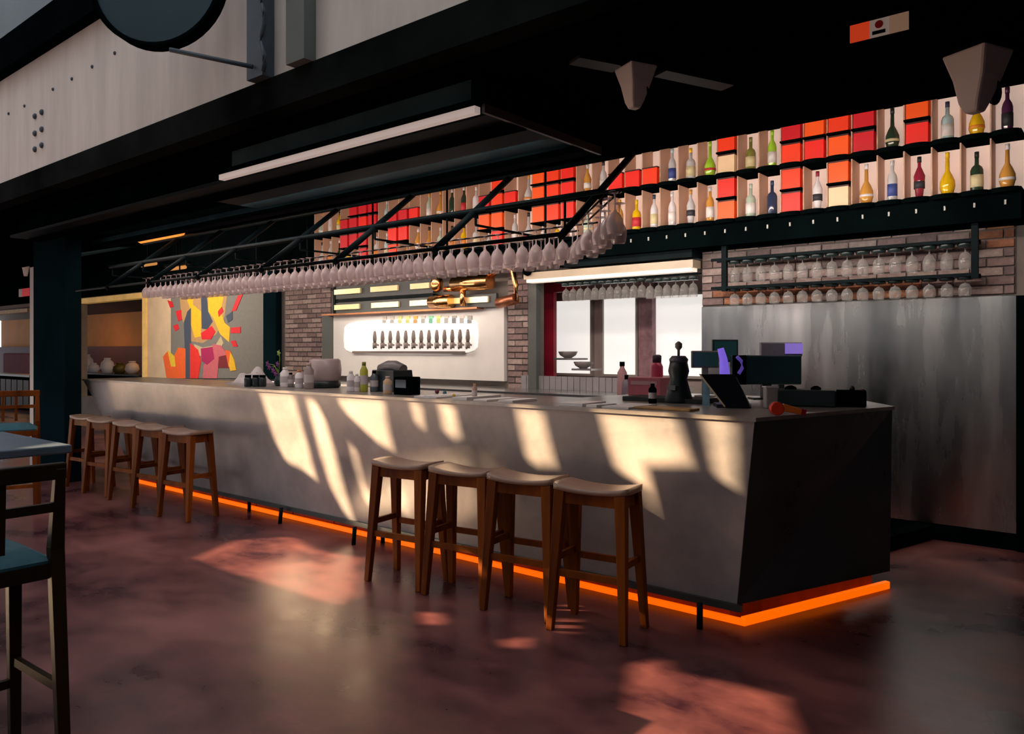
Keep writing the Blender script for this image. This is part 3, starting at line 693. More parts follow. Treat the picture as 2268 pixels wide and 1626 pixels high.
row1 = {0: B('amber','round','white','white'), 1: B('dark green','square','cream','black'), 2: B('yellow','round',None,'yellow'), 3: B('dark red','flask','black','black'),
 4: B('clear','tall','blue','clear'), 5: B('amber','round','white','white'), 6: H('orange','cream'), 7: B('white','flask','black','dark red'), 8: H('vermilion','red'),
 9: B('navy','square',None,'navy'), 10: B('pale green','square','white','pale green'), 11: H('red','orange'), 12: B('amber','tall','white','clear'), 13: B('clear','flask','black','amber'),
 14: B('white','tall','white','white'), 15: B('white','tall','cream','navy'), 16: B('yellow','square','red','yellow'), 17: B('amber','tall',None,'amber'),
 20: H('red', None), 21: H('vermilion', None), 22: H('orange', None), 25: H('orange', 'red'), 26: H('orange', None), 32: None,
 33: H('red', None), 34: H('red', 'vermilion'), 37: H('crimson', 'crimson'), 38: H('crimson', None), 39: H('crimson', None)}
row2 = {0: B('purple','tall','black','purple'), 1: B('yellow','round','orange','yellow'), 2: B('pale blue','square','white','navy'), 3: H('orange','red'), 4: B('dark green','round','cream','black'),
 5: H('crimson','crimson'), 6: H('vermilion','orange'), 7: H('orange','red'), 8: H('crimson','vermilion'), 9: B('lime green','tall','white','lime green'), 10: B('olive','square','cream','olive'),
 11: H('vermilion','cream'), 12: B('lime green','round','red','lime green'), 13: B('clear','square','cream','yellow'), 14: B('clear','tall','blue','pale blue'),
 15: H(None,'vermilion'), 16: H(None,'red'), 17: H(None,'red'), 20: H('red','red'), 21: H('vermilion','vermilion'), 22: H('orange','orange'), 24: H(None,'red'), 25: H('vermilion','vermilion'), 26: H(None,'crimson'),
 32: H(None,'red'), 33: H(None,'crimson'), 34: H(None,'crimson'), 36: H('crimson','crimson'), 37: H('crimson','red'), 38: H('crimson','crimson'), 39: H(None,'crimson')}
pal = ['clear','white','amber','pale green','pale blue','white','clear','dark green','yellow','clear']
for r, rowd, rn in ((0, row1, 'lower'), (1, row2, 'upper')):
    for k in range(NC):
        e = rowd.get(k) or B(random.choice(pal), random.choice(list(profs)), random.choice(['white','white','cream','red','orange',None]), random.choice(['white','black','amber','clear']))
        x = XD-(k+.5)*CW; z = Z0+r*RH+.001
        pos = '%s from right, %s display tier' % (ordn(k), rn)
        if e[0] == 'H':
            up, lo = e[1], e[2]
            if lo: dbox(x, z, lo, 'small %s box below, %s' % (lo, pos))
            else: bottle(x, 6.42, z, random.choice(pal), 'square', 'white', 'white', 'low bottle under a box, %s' % pos, 'bottles on the display shelf').scale = (.7, .7, .64)
            if up:
                inst('inner_shelf', MB().box((-.088, DY+.02, -.014), (.088, DB-.005, 0)).mesh('inner_shelf', BLACK), (x, 0, z+.195), dsp)
                dbox(x, z+.196, up, 'small %s box on top, %s' % (up, pos))
        else:
            _, c, s_, l, cap = e
            o = bottle(x, 6.42, z, c, s_, l, cap, '%s bottle, %s' % (c, pos), 'bottles on the display shelf'); o.scale = (1.12, 1.12, 1.18)

# ================================================================== WALL GLASS RACKS (right, over bricks)
wr = thing('wall_glass_rack', 'black wall rack with two tiers of hanging glasses on the bricks at the right', 'rack', (0,0,0))
RY = 6.40
xa, xb = XatY(1606, RY), XatY(2160, RY)
zt, zm = onY(1900, 552, RY).z, onY(1900, 622, RY).z
for x in (xa, xb): MB().box((x-.022, RY-.03, zm-.03), (x+.022, RY+.01, 2.40)).build('upright', BLACKG, wr)
for z in (zt, zm):
    for y in (RY-.02, RY+.10): MB().box((xa-.12, y-.008, z-.012), (xb+.02, y+.008, z+.012)).build('rail', BLACKG, wr)
for x in (xa, xb):
    for z in (zt, zm): MB().box((x-.01, RY, z-.012), (x+.01, YB-.03, z+.012)).build('arm', BLACKG, wr)
gp2 = [(.050, .195), (.048, .200), (.006, .188), (.005, .17), (.005, .135), (.030, .118), (.044, .08), (.044, .04), (.038, 0)]
gmd = MB().lathe(gp2, 12, cap=False).mesh('wine_glass', GLASSD)
ftm = MB().lathe([(.050, .165), (.054, .185), (.052, .200), (.02, .207)], 12).mesh('glass_foot', mat('dark_foot_glass', (.018, .03, .03), .25))  # dark discs that form the glass feet
n = 16
for i in range(n):
    x = xa+.07+(xb-xa-.14)*i/(n-1)
    for z, nm in ((zt, 'upper'), (zm, 'lower')):
        o = bpy.data.objects.new('wine_glass', gmd); COL.objects.link(o); o.location = (x, RY+.04, z-.205); o.scale = (1, 1, .98 if nm == 'upper' else .72)
        if nm == 'lower': o.location.z = z-.150
        tag(o, '%s glass from the left, %s tier of the brick wall rack' % (ordn(i), nm), 'glass', 'glasses on the right wall rack')
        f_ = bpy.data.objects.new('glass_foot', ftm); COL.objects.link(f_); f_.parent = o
# glasses hanging in the kitchen opening
xa2, xb2 = XatY(1255, 6.55), XatY(1550, 6.55)
tag(MB().box((xa2-.1, 6.49, 2.145), (xb2, 6.51, 2.16)).box((xa2-.1, 6.57, 2.145), (xb2, 6.59, 2.16)).build('hanging_rail', BLACKG), 'thin black double rail under the cream light bar', 'rail')
for i in range(17):
    x = xa2+(xb2-xa2-.06)*i/16
    o = bpy.data.objects.new('wine_glass', gmd); COL.objects.link(o); o.location = (x, 6.54, 1.955 if i < 11 else 1.94); o.scale = (.95, .95, .95)
    tag(o, '%s glass from the left hanging in the kitchen opening' % ordn(i), 'glass', 'glasses in the kitchen opening')
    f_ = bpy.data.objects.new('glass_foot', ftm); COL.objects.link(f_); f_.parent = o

# ================================================================== TAP NICHE, COPPER
NL, NR = XatY(737, 6.55), XatY(1115, 6.55)
t = thing('tap_wall', 'white tiled panel with a glowing centre and a row of beer taps', 'tap wall', (0,0,0))
MB().box((NL, 6.56, 1.10), (NR, YB-.001, 1.93)).build('tile_panel', WHITETILE, t)
ha, hb = XatY(760, 6.54), XatY(1058, 6.54)
zc0, zc1 = 1.40, 1.83
V = []; k = 24
for z_ in (0, 1):
    for i in range(k):
        a_ = 2*PI*i/k; cx_ = (ha+hb)/2+math.copysign((hb-ha)/2*abs(math.cos(a_))**.35, math.cos(a_)); cz_ = (zc0+zc1)/2+math.copysign((zc1-zc0)/2*abs(math.sin(a_))**.35, math.sin(a_))
        V.append((cx_, 6.56-.012*z_, cz_))
MB().add(V, [tuple(range(k)), tuple(reversed(range(k, 2*k)))]+[(i, (i+1) % k, k+(i+1) % k, k+i) for i in range(k)]).build('glow_plate', mat('glow_plate', (.9, .86, .82), .5, emis=.50, ecol=(1, .93, .88)), t)
TAPM = mat('tap_metal', (.20, .16, .145), .45, .2)
TY = 6.48
for i in range(13):
    px = 830+(1036-830)*i/12
    p = onY(px, 768, TY)
    g = thing('beer_tap', '%s beer tap from the left on the glowing white panel' % ordn(i), 'tap', (p.x, TY, p.z), 0, 'beer taps on the glowing panel')
    MB().lathe([(.018, .05), (.027, .10), (.020, .17), (.012, .20)], 10).build('handle', TAPM, g)
    MB().tube([(0, .06, .02), (0, 0, .03), (0, -.02, .0), (0, -.02, -.03)], .013, 8).build('spout', TAPM, g)
    MB().lathe([(.028, -.02), (.028, .05)], 10).build('collar', TAPM, g)
    if 0 < i < 13:
        cc = ['white','white','white','yellow','yellow','orange','white','green','yellow','white','grey','white','grey'][i]
        p2 = onY(px+4, 708, 6.55)
        tag(MB().box((-.035, -.012, -.045), (.035, 0, .045)).build('beer_badge', mat('badge_'+cc, {'white': (.6,.55,.5), 'yellow': (.75,.75,.25), 'orange': (.8,.45,.08), 'green': (.25,.65,.42), 'grey': (.35,.33,.31)}[cc], .5), None, (p2.x, 6.56, p2.z)),
            '%s badge above the %s beer tap from the left' % (cc, ordn(i)), 'badge', 'badges above the taps')
MB().box((ha+.2, 6.53, onY(930, 778, TY).z-.03), (hb-.2, 6.56, onY(930, 778, TY).z)).build('drip_rail', TAPM, t)
struct(MB().box((NL-.25, YB-.06, 1.1), (NL-.01, YB-.001, 1.93)).build('trim_15', mat('slate_door', (.055, .07, .068), .5)), 'dark grey-green upright strip left of the white tiles', 'trim')

cr = thing('label_rack', 'black wall rack with two rows of brass name plates above the taps', 'rack', (0,0,0))
CYY = 6.46
def bx_px(x0, y0, x1, y1, Y, th, name, m, par, bev=0):
    a_, b_ = onY(x0, y1, Y), onY(x1, y0, Y)
    return MB().box((a_.x, Y, min(a_.z, onY(x1, y1, Y).z)), (b_.x, Y+th, (b_.z+onY(x0, y0, Y).z)/2)).build(name, m, par, bevel=bev)
za, zb_ = onY(737, 655, CYY).z, onY(737, 637, CYY).z
GREYP = mat('rack_grey', (.045, .05, .05), .5, var=.2)
MB().box((XatY(735, CYY), CYY+.03, 2.13), (XatY(955, CYY), CYY+.07, 2.30)).build('back_plate', GREYP, cr)
MB().box((XatY(735, CYY), CYY+.03, 1.93), (XatY(1095, CYY), CYY+.07, 2.08)).build('back_plate', GREYP, cr)
MB().box((XatY(735, CYY), CYY+.02, 1.93), (XatY(739, CYY), CYY+.08, 2.33)).build('frame_post', BLACKG, cr)
MB().box((XatY(735, CYY), CYY+.03, 2.09), (XatY(955, CYY), CYY+.06, 2.12)).build('frame_rail', BLACKG, cr)
for x0, x1, r in ((740,797,1),(820,880,1),(908,950,1),(740,795,0),(822,882,0),(907,955,0),(1005,1080,0)):
    MB().box((XatY(x0, CYY), CYY, 2.19 if r else 1.985), (XatY(x1, CYY), CYY+.025, 2.255 if r else 2.05)).build('name_plate', BRASS, cr)
cs = thing('copper_still', 'shiny copper pipework and vessel above the beer taps', 'still', (0,0,0))
def htube(x0, x1, y, r, nm, Y=6.42):
    a_, b_ = onY(x0, y, Y), onY(x1, y, Y); z = (a_.z+b_.z)/2
    MB().tube([(a_.x, Y, z), (b_.x, Y, z)], r, 16).build(nm, COPPER, cs)
    return z
zt_ = htube(1006, 1086, 627, .085, 'vessel'); zl = htube(955, 1000, 668, .075, 'vessel')
p = onY(968, 628, 6.42); MB().lathe([(.02, -.10), (.07, -.07), (.075, .03), (.05, .08), (.015, .11)], 16).build('dome', COPPER, cs, tuple(p))
p = onY(1025, 645, 6.42); MB().tube([(p.x, 6.42, zt_-.05), (p.x, 6.42, 1.95)], .035, 10).build('pipe', COPPER, cs)
htube(985, 1010, 640, .03, 'pipe')
a_ = onY(1088, 630, 6.42)
arc = [(a_.x, 6.42, 2.26), (a_.x+.10, 6.42, 2.33), (a_.x+.2, 6.42, 2.36), (a_.x+.31, 6.42, 2.30), (a_.x+.35, 6.42, 2.15), (a_.x+.35, 6.42, 1.98)]
MB().tube(arc, .030, 10).build('swan_pipe', COPPER, cs)
MB().tube([(a_.x+.35, 6.42, 2.0), (a_.x+.1, 6.42, 1.96)], .06, 12).build('vessel', mat('dull_copper', (.40, .15, .08), .35, .8), cs)
tag(MB().box((NL-.1, 6.44, 1.915), (NR-.3, 6.58, 1.935)).build('copper_shelf', mat('copper_strip', (.45, .19, .08), .4, .6, var=.2)), 'thin copper ledge along the top of the white tiles', 'shelf')
# dark ball lamps beside copper
for px, py, r, l in ((1168, 600, .055, 'round black lamp head beside the grey upright'), (1224, 588, .04, 'small round black lamp head above the cream light bar')):
    p = onY(px, py, 6.40)
    g = thing('spot_lamp', l, 'lamp', tuple(p))
    MB().lathe([(.006, -r), (r*.7, -r*.7), (r, 0), (r*.7, r*.7), (.01, r)], 14).build('lamp_head', BLACK, g)
    MB().box((-.008, 0, -.008), (.008, .20, .008)).build('arm', BLACKG, g)

# ================================================================== THINGS ON THE BAR
def onbar(px, py): return onz(px, py, T)
def push(p, dy):                      # further back along the sight line over the bar
    k_ = (p.y+dy)/p.y; return Vector((p.x*k_, p.y*k_, p.z))
def hgt(p, dy):                       # metres for dy pixels at p
    Z = p[0]*-SN+p[1]*CS; return dy*Z/F
def simple_box(px, py, wpx, hpx, dep, name, m, label, cat, rz=0, bev=.006, z=T, taper=1):
    p = onz(px, py, z); w_ = hgt(p, wpx)/max(.6, math.cos(abs(YAW-rz))); h_ = hgt(p, hpx)
    p = p+Vector((0, dep/2, 0)); hw, hd = w_/2, dep/2
    t_ = thing(name, label, cat, (p.x, p.y, z), rz)
    MB().hexa([(-hw,-hd,0),(hw,-hd,0),(hw,hd,0),(-hw,hd,0),(-hw*taper,-hd*taper,h_),(hw*taper,-hd*taper,h_),(hw*taper,hd*taper,h_),(-hw*taper,hd*taper,h_)]).build('body', m, t_, bevel=bev)
    return t_, hw, hd, h_
DKM = mat('dark_machine', (.012, .022, .025), .4, var=.2); DKT = mat('deep_teal_plastic', (.012, .045, .055), .4, var=.15)
# white crumpled cloth
p = onbar(520, 852)
V = []; fs = []; nx = 12
for j in range(nx+1):
    for i in range(nx+1):
        u = i/nx*2-1; v = j/nx*2-1; q_ = max(0, 1-(u*u+v*v)**1.2)
        V.append((u*.26, v*.14, .012+q_*(.10+.045*math.sin(5*u+3*v)+.03*math.cos(9*v-4*u))))
for j in range(nx):
    for i in range(nx): a_ = j*(nx+1)+i; fs.append((a_, a_+1, a_+nx+2, a_+nx+1))
tag(MB().add(V, fs, True).box((-.26, -.14, 0), (.26, .14, .012)).build('cloth', mat('white_cloth', (.62, .56, .56), .9, var=.05), None, (p.x, p.y+.2, T)), 'crumpled pale cloth lying on the far part of the bar', 'cloth')
# purple flowers
p = onbar(592, 856)
fl0 = thing('flower_vase', 'small vase with purple flowers and green tips at the far part of the bar', 'vase', (p.x, p.y+.12, T))
MB().lathe([(.03, 0), (.045, .03), (.035, .07), (.018, .10), (.022, .115)], 14).build('vase', mat('dark_vase', (.02, .04, .04), .3), fl0)
PUR = mat('purple_petal', (.16, .02, .16), .6, var=.3, vscale=20); GRN = mat('green_leaf', (.25, .38, .06), .6, var=.2)
for dx, dz, m in ((-.12, .17, PUR), (-.06, .14, PUR), (-.02, .11, PUR), (.01, .2, PUR), (.03, .30, GRN), (-.15, .2, PUR)):
    MB().tube([(0, 0, .10), (dx*.5, 0, .10+dz*.45), (dx, -.01, dz)], .003, 6).build('stem', GRN, fl0)
    V = [(dx, -.01, dz)]; fs = []
    for k in range(10):
        a_ = 2*PI*k/10; rr_ = .035 if k % 2 == 0 else .018; V.append((dx+rr_*math.cos(a_), -.01-.012, dz+rr_*math.sin(a_)))
    V.append((dx, -.03, dz))
    for k in range(10): fs += [(0, 1+k, 1+(k+1) % 10), (11, 1+(k+1) % 10, 1+k)]
    MB().add(V, fs).build('flower' if m is PUR else 'bud', m, fl0)
# jars
for i, px in enumerate((545, 562, 577)):
    p = onbar(px, 857); g = thing('jar', '%s dark jar from the left in front of the purple flowers' % ordn(i), 'jar', (p.x, p.y+.02, T), 0, 'dark jars by the flowers')
    MB().lathe([(.030, 0), (.034, .01), (.034, .07), (.026, .085)], 12).build('body', DKM, g); MB().lathe([(.028, .085), (.028, .105)], 12).build('lid', BLACK, g)
# white canisters/bottles
def canister(px, py, hpx, rpx, m, capm, label, taper=1.0):
    p = onbar(px, py); h_ = hgt(p, hpx); r = hgt(p, rpx)
    g = thing('bottle', label, 'bottle', (p.x, p.y+r, T))
    MB().lathe([(r*.95, 0), (r, .008), (r*taper, h_*.72), (r*.55, h_*.84), (r*.45, h_*.9)], 14).build('body', m, g)
    MB().lathe([(r*.5, h_*.88), (r*.5, h_)], 12).build('cap', capm, g)
    MB().lathe([(r*1.02, h_*.25), (r*(1.02*taper), h_*.55)], 14, cap=False).build('paper_label', mat('pale_label', (.55, .5, .5), .6), g)
ORG = mat('orange_cap', (.6, .22, .05), .5)
canister(622, 858, 44, 11, WHITE, WHITE, 'tall white bottle standing right of the purple flowers')
canister(655, 860, 40, 9, WHITE, ORG, 'white bottle with an orange cap on the far part of the bar')
canister(638, 858, 32, 7, mat('grey_bottle', (.22, .20, .20), .4), BLACK, 'small grey bottle between two white bottles')
canister(675, 862, 58, 11, mat('rosy_bottle', (.34, .27, .26), .35), mat('beige_cap', (.5, .38, .32), .5), 'tall taupe bottle left of the big glass bowl')
canister(770, 868, 46, 9, WHITE, WHITE, 'slim white bottle just left of the lime green bottle')
canister(785, 868, 40, 7, WHITE, WHITE, 'thin white bottle touching the lime green bottle')
canister(799, 868, 66, 9, mat('lime_bottle', (.42, .42, .05), .3, emis=.03), mat('green_cap', (.20, .22, .03), .5), 'tall lime green bottle on the bar')
canister(822, 868, 46, 9, mat('smoky_bottle', (.10, .12, .14), .25), BLACK, 'smoky dark bottle right of the lime green bottle')
canister(851, 874, 40, 10, mat('tan_bottle', (.62, .42, .26), .4), mat('pale_cap', (.55, .45, .40), .5), 'tan bottle left of the small black box')
canister(1047, 884, 34, 6, mat('blush_bottle', (.50, .32, .27), .4), mat('amber_cap', (.55, .33, .12), .4), 'small blush bottle standing among the white menus')
# glass bowl / drinks dispenser
p = push(onbar(720, 862), .15); s_ = hgt(p, 1)
g = thing('drinks_dispenser', 'large frosted pink-grey bowl in a dark stand on the bar', 'dispenser', (p.x, p.y, T))
MB().lathe([(22*s_, 6*s_), (34*s_, 20*s_), (36*s_, 40*s_), (34*s_, 60*s_), (30*s_, 64*s_)], 20).build('bowl', mat('frosted_bowl', (.50, .40, .40), .3, var=.05), g)
MB().lathe([(30*s_, 0), (34*s_, 4*s_), (34*s_, 14*s_), (24*s_, 18*s_)], 20).build('stand', DKM, g)
MB().box((-38*s_, -5*s_, 38*s_), (-32*s_, 5*s_, 56*s_)).build('handle', DKM, g)
# dark machine + black box
g, hw, hd, h_ = simple_box(845, 868, 62, 48, .22, 'ice_crusher', DKM, 'dark machine with a humped top behind the bottles', 'machine', taper=.9)
MB().tube([(-hw*.9, 0, h_), (-hw*.3, 0, h_+.03), (hw*.3, 0, h_+.03), (hw*.9, 0, h_)], .045, 12).build('hopper', mat('grey_hump', (.22, .20, .20), .4), g)
g, hw, hd, h_ = simple_box(888, 875, 38, 40, .12, 'card_reader', BLACK, 'small black box on the bar left of the white menus', 'box')
MB().box((-hw*.7, -hd-.004, h_*.4), (hw*.7, -hd, h_*.85)).build('screen', mat('dead_screen', (.01, .01, .012), .1), g)
# flat menus / papers on deck
PAPER = mat('white_paper', (.92, .87, .84), .7)
for i, (px, py, wx, dep, rz) in enumerate(((932, 882, 56, .42, 3), (974, 880, 14, .30, -2), (1012, 886, 34, .38, 4), (1060, 889, 34, .32, -2), (1102, 893, 34, .26, 2), (1262, 900, 52, .26, 1), (1372, 904, 56, .34, 2), (1308, 903, 24, .20, -3))):
    p = onbar(px, py); w_ = hgt(p, wx)*1.2
    g = tag(MB().box((-w_/2, -dep/2, 0), (w_/2, dep/2, .010+.004*(i % 3))).build('menu', PAPER, None, (p.x, max(p.y, 3.69+dep/2), T+.0005)), '%s white menu from the left lying flat on the bar top' % ordn([0,1,2,3,4,5,7,6][i]), 'menu', 'white menus on the bar'); g.rotation_euler = (0, 0, R(rz))
for i, (px, py, wx, m, l) in enumerate(((1005, 880, 8, mat('yellow_lemon', (.75, .45, .02), .5), 'tiny yellow fruit on the bar among the menus'), (985, 874, 9, mat('blue_lid', (.05, .18, .22), .5), 'small blue-green lid on the bar'), (968, 872, 10, mat('plum_cup', (.20, .04, .08), .5), 'small plum coloured cup on the bar'))):
    p = onbar(px, py); r = hgt(p, wx)/2
    tag(MB().lathe([(r*.4, 0), (r, r*.6), (r*.9, r*1.3), (r*.3, r*1.9)], 12).build(('lemon', 'lid_pot', 'cup')[i], m, None, (p.x, p.y, T)), l, ('fruit', 'pot', 'cup')[i])
# wooden board, black bar mat
p = onbar(1470, 908); w_ = hgt(p, 125)*1.1
g = tag(MB().box((-w_/2, -.06, 0), (w_/2, .06, .012)).build('wooden_board', mat('honey_board', (.55, .32, .12), .5, var=.2, vscale=10), None, (p.x, p.y+.03, T+.0005), .003), 'honey coloured wooden board lying at the front edge of the bar', 'board')
p = onbar(1450, 893); w_ = hgt(p, 175)*1.15
tag(MB().box((-w_/2, -.12, 0), (w_/2, .12, .028)).build('bar_mat', mat('rubber', (.008, .012, .014), .7, bump=.4), None, (p.x, p.y+.20, T+.0005), .004), 'black rubber bar mat in front of the tablet', 'mat')
# pink crate, pink bottle, black cup, small dark items
g, hw, hd, h_ = simple_box(1432, 880, 66, 42, .16, 'pink_crate', mat('pink_plastic', (.50, .13, .17), .4, var=.15), 'pink plastic crate behind the black cup', 'crate', z=1.12)
g.location.y += .14; g.location.x -= .10; MB().box((-hw*.8, -hd-.006, h_*.6), (hw*.8, -hd+.002, h_*.8)).build('grip', mat('pale_pink', (.55, .32, .33), .4), g)
def can2(px, py, hpx, rpx, m, capm, label, dy=.3, name='bottle'):
    p = push(onbar(px, py), dy); s2 = hgt(p, 1)
    g = thing(name, label, 'bottle', (p.x, p.y, T))
    h_, r = hpx*s2*.9, rpx*s2
    MB().lathe([(r*.95, 0), (r, .01), (r*.95, h_*.7), (r*.6, h_*.82)], 14).build('body', m, g); MB().lathe([(r*.68, h_*.80), (r*.72, h_*.97), (r*.4, h_)], 12).build('cap', capm, g)
can2(1455, 880, 98, 14, mat('raspberry_bottle', (.48, .04, .10), .3), mat('dark_plum_cap', (.03, .015, .03), .5), 'tall raspberry pink bottle with a dark cap on the bar')
canister(1441, 894, 44, 9, BLACK, BLACK, 'black tumbler in front of the pink crate')
for px, py, hp, m, l in ((1378, 868, 70, mat('faded_rose', (.28, .13, .14), .5), 'faded rose bottle on the back counter'), (1386, 868, 42, mat('dusky', (.10, .07, .09), .5), 'short dusky bottle on the back counter')):
    p = onY(px, py-12, 6.1); h_ = hp*.0043; 
    g = thing('bottle', l, 'bottle', (p.x, 6.1, 1.03))
    MB().lathe([(.045, 0), (.048, .02), (.044, h_*.7), (.02, h_*.85), (.02, h_)], 12).build('body', m, g); MB().lathe([(.024, h_-.03), (.024, h_+.01)], 10).build('cap', BLACK, g)
for px, py, l in ((1258, 785, 'grey bowl on the kitchen sill, left one'), (1292, 808, 'grey-red bowl on the kitchen sill, right one')):
    p = onY(px, 838, 6.95)
    q_ = onY(px, py+8, 6.95)
    g = tag(MB().lathe([(.04, 0), (.09, .03), (.11, .07), (.10, .072), (.03, .02)], 16, cap=False).build('bowl', mat('grey_enamel', (.20, .17, .16), .4), None, (q_.x, 6.95, q_.z)), l, 'bowl')
tag(MB().box((XatY(1235, 6.9), 6.82, onY(1258, 793, 6.95).z-.02), (XatY(1285, 6.9), 7.05, onY(1258, 793, 6.95).z)).build('pass_shelf', STEELP), 'short steel shelf holding the left bowl in the kitchen opening', 'shelf')
tag(MB().box((XatY(1275, 6.9), 6.82, onY(1292, 816, 6.95).z-.02), (XatY(1318, 6.9), 7.05, onY(1292, 816, 6.95).z)).build('pass_shelf', STEELP), 'short steel shelf holding the right bowl in the kitchen opening', 'shelf')
# coffee grinder (dark, rounded, with grey knob)
p = push(onbar(1503, 897), .18); s_ = hgt(p, 1)*.97
g = thing('coffee_grinder', 'dark rounded coffee grinder with a small grey knob on top', 'grinder', (p.x, p.y, T))
MB().lathe([(30*s_, 0), (32*s_, 6*s_), (26*s_, 28*s_), (19*s_, 54*s_), (24*s_, 72*s_), (20*s_, 92*s_), (8*s_, 104*s_)], 18).build('body', DKM, g)
MB().lathe([(20*s_, 92*s_), (22*s_, 99*s_), (15*s_, 107*s_)], 18).build('collar', mat('slate_collar', (.08, .08, .11), .35), g)
MB().lathe([(3*s_, 105*s_), (3*s_, 120*s_), (8*s_, 126*s_), (8*s_, 135*s_), (2*s_, 140*s_)], 12).build('knob', mat('warm_grey', (.22, .19, .16), .4), g)
MB().box((-10*s_, -36*s_, 30*s_), (10*s_, -20*s_, 40*s_)).build('spout', mat('spout_grey', (.15, .16, .15), .4), g)
# monitors
def monitor(px, py, x0, y0, x1, y1, dy, label, m, rimm, rz, tilt=0, th=.03):
    p = push(onbar(px, py), dy)
    Z = p.x*-SN+p.y*CS; w_, h_ = (x1-x0)*Z/F, (y1-y0)*Z/F; zc = CZ+(HY-(y0+y1)/2)*Z/F-T
    cxp = ((x0+x1)/2-px)*Z/F
    g = thing('monitor', label, 'monitor', tuple(p), rz)
    MB().box((cxp-w_/2, -th/2, zc-h_/2), (cxp+w_/2, th/2, zc+h_/2)).build('casing', rimm, g, bevel=.006).rotation_euler = (tilt, 0, 0)
    sc_ = MB().box((cxp-w_/2+.012, -th/2-.003, zc-h_/2+.012), (cxp+w_/2-.012, -th/2, zc+h_/2-.012)).build('screen', m, g); sc_.rotation_euler = (tilt, 0, 0)
    MB().box((cxp-.02, -.01, 0), (cxp+.02, .02, zc-h_/2+.01)).build('stand', rimm, g)
    MB().lathe([(.075, 0), (.075, .008), (.02, .014)], 16, (cxp, 0, 0)).build('base', rimm, g)
    return g
SCR = mat('teal_screen', (.012, .045, .05), .25, emis=.012, ecol=(.3, .9, .9))
monitor(1560, 890, 1531, 777, 1592, 815, .50, 'small dark screen with a pale lower edge beside the coffee grinder', SCR, mat('pale_casing', (.20, .19, .18), .4), YAW)
monitor(1608, 888, 1577, 752, 1634, 802, .45, 'higher dark screen behind the purple light', SCR, DKM, YAW)
# purple lights: glowing tube + arc (part of a till)
PURL = mat('violet_glow', (.2, .12, .6), .4, emis=.75, ecol=(.20, .12, .72))
p = push(onbar(1602, 892), .22); Z = p.x*-SN+p.y*CS; s_ = Z/F; 
g = thing('violet_lamp', 'violet glowing curved lamp between the screens', 'lamp', (p.x, p.y, T), YAW)
zz = lambda y: CZ+(HY-y)*s_-T
MB().tube([(-6*s_, 0, zz(772)), (0, 0, zz(795)), (2*s_, 0, zz(815)), (4*s_, 0, zz(838))], 7*s_, 10, 12*s_).build('glow_tube', PURL, g)
MB().tube([(30*s_, 0, zz(790)), (40*s_, 0, zz(800)), (42*s_, 0, zz(815)), (34*s_, 0, zz(828))], 4*s_, 8).build('glow_arc', mat('violet_dim', (.08, .04, .3), .4, emis=.35, ecol=(.16, .09, .55)), g)
MB().tube([(4*s_, 0, 0), (4*s_, 0, zz(838))], .012, 8).build('stem', BLACK, g)
MB().tube([(34*s_, 0, zz(828)), (20*s_, 0, .05), (4*s_, 0, .03)], .006, 8).build('stem', BLACK, g)
MB().lathe([(.06, 0), (.06, .01), (.015, .02)], 16, (4*s_, 0, 0)).build('base', BLACK, g)
# tilted till screen
p = onbar(1600, 905)
g = thing('till', 'black tilted till screen at the front of the bar end, leaning back', 'till', (p.x, p.y+.10, T), YAW-R(8)); s_ = hgt(p, 1)
MB().hexa([(-44*s_*.3, -.08, .01), (44*s_*.9, -.08, .01), (44*s_, -.05, .01), (-44*s_*.2, -.05, .01), (-62*s_, .06, 74*s_), (14*s_, .06, 74*s_), (16*s_, .09, 74*s_), (-60*s_, .09, 74*s_)]).build('screen', mat('till_black', (.010, .012, .018), .25), g)
MB().bar((-15*s_, -.085, .01), (-64*s_, .055, 74*s_), .008, .01).build('edge', mat('tan_edge', (.5, .36, .22), .4), g)
MB().box((-30*s_, -.04, 0), (44*s_, .14, .02)).build('base', DKM, g)
MB().bar((0, .10, .01), (-20*s_, .09, 60*s_), .03, .03).build('stand', DKM, g)
# blue leaflet leaning
p = onbar(1548, 900); g = tag(MB().hexa([(-.018, 0, 0), (.03, 0, 0), (.03, .006, 0), (-.018, .006, 0), (-.035, .05, .17), (.0, .05, .17), (.0, .056, .17), (-.035, .056, .17)]).build('leaflet', mat('blue_leaflet', (.08, .22, .30), .5, var=.3, vscale=20), None, (p.x, p.y+.08, T)), 'narrow blue leaflet standing against the till', 'leaflet')
# large dark teal box (screen back) and grey box behind
def backbox(x0, y0, x1, y1, basepy, dy, th, label, m, rz, parts=None, name='till_display', cat='display'):
    px = (x0+x1)/2; p = onbar(px, basepy)+Vector((0, dy, 0)); Z = p.x*-SN+p.y*CS; w_, h_ = (x1-x0)*Z/F, (y1-y0)*Z/F; zb0 = CZ+(HY-y1)*Z/F-T
    # correct horizontally
    u = (px-CX)/F; p = Vector((Z*(-SN+CS*u), Z*(CS+SN*u), T))
    g = thing(name, label, cat, tuple(p), rz)
    MB().box((-w_/2, 0, max(zb0, .002)), (w_/2, th, zb0+h_)).build('casing', m, g, bevel=.008)
    return g, w_, h_, zb0
g, w_, h_, z0_ = backbox(1622, 787, 1776, 852, 892, .40, .06, 'wide dark teal display seen from behind at the bar end', DKT, YAW)
MB().box((-.03, .0, 0), (.03, .05, z0_+.01)).build('stand', DKM, g); MB().box((-.10, -.03, 0), (.10, .10, .012)).build('base', DKM, g)
MB().box((-w_/2, -.012, z0_), (-w_/2+.09, -.001, z0_+h_)).build('dark_panel', BLACK, g)
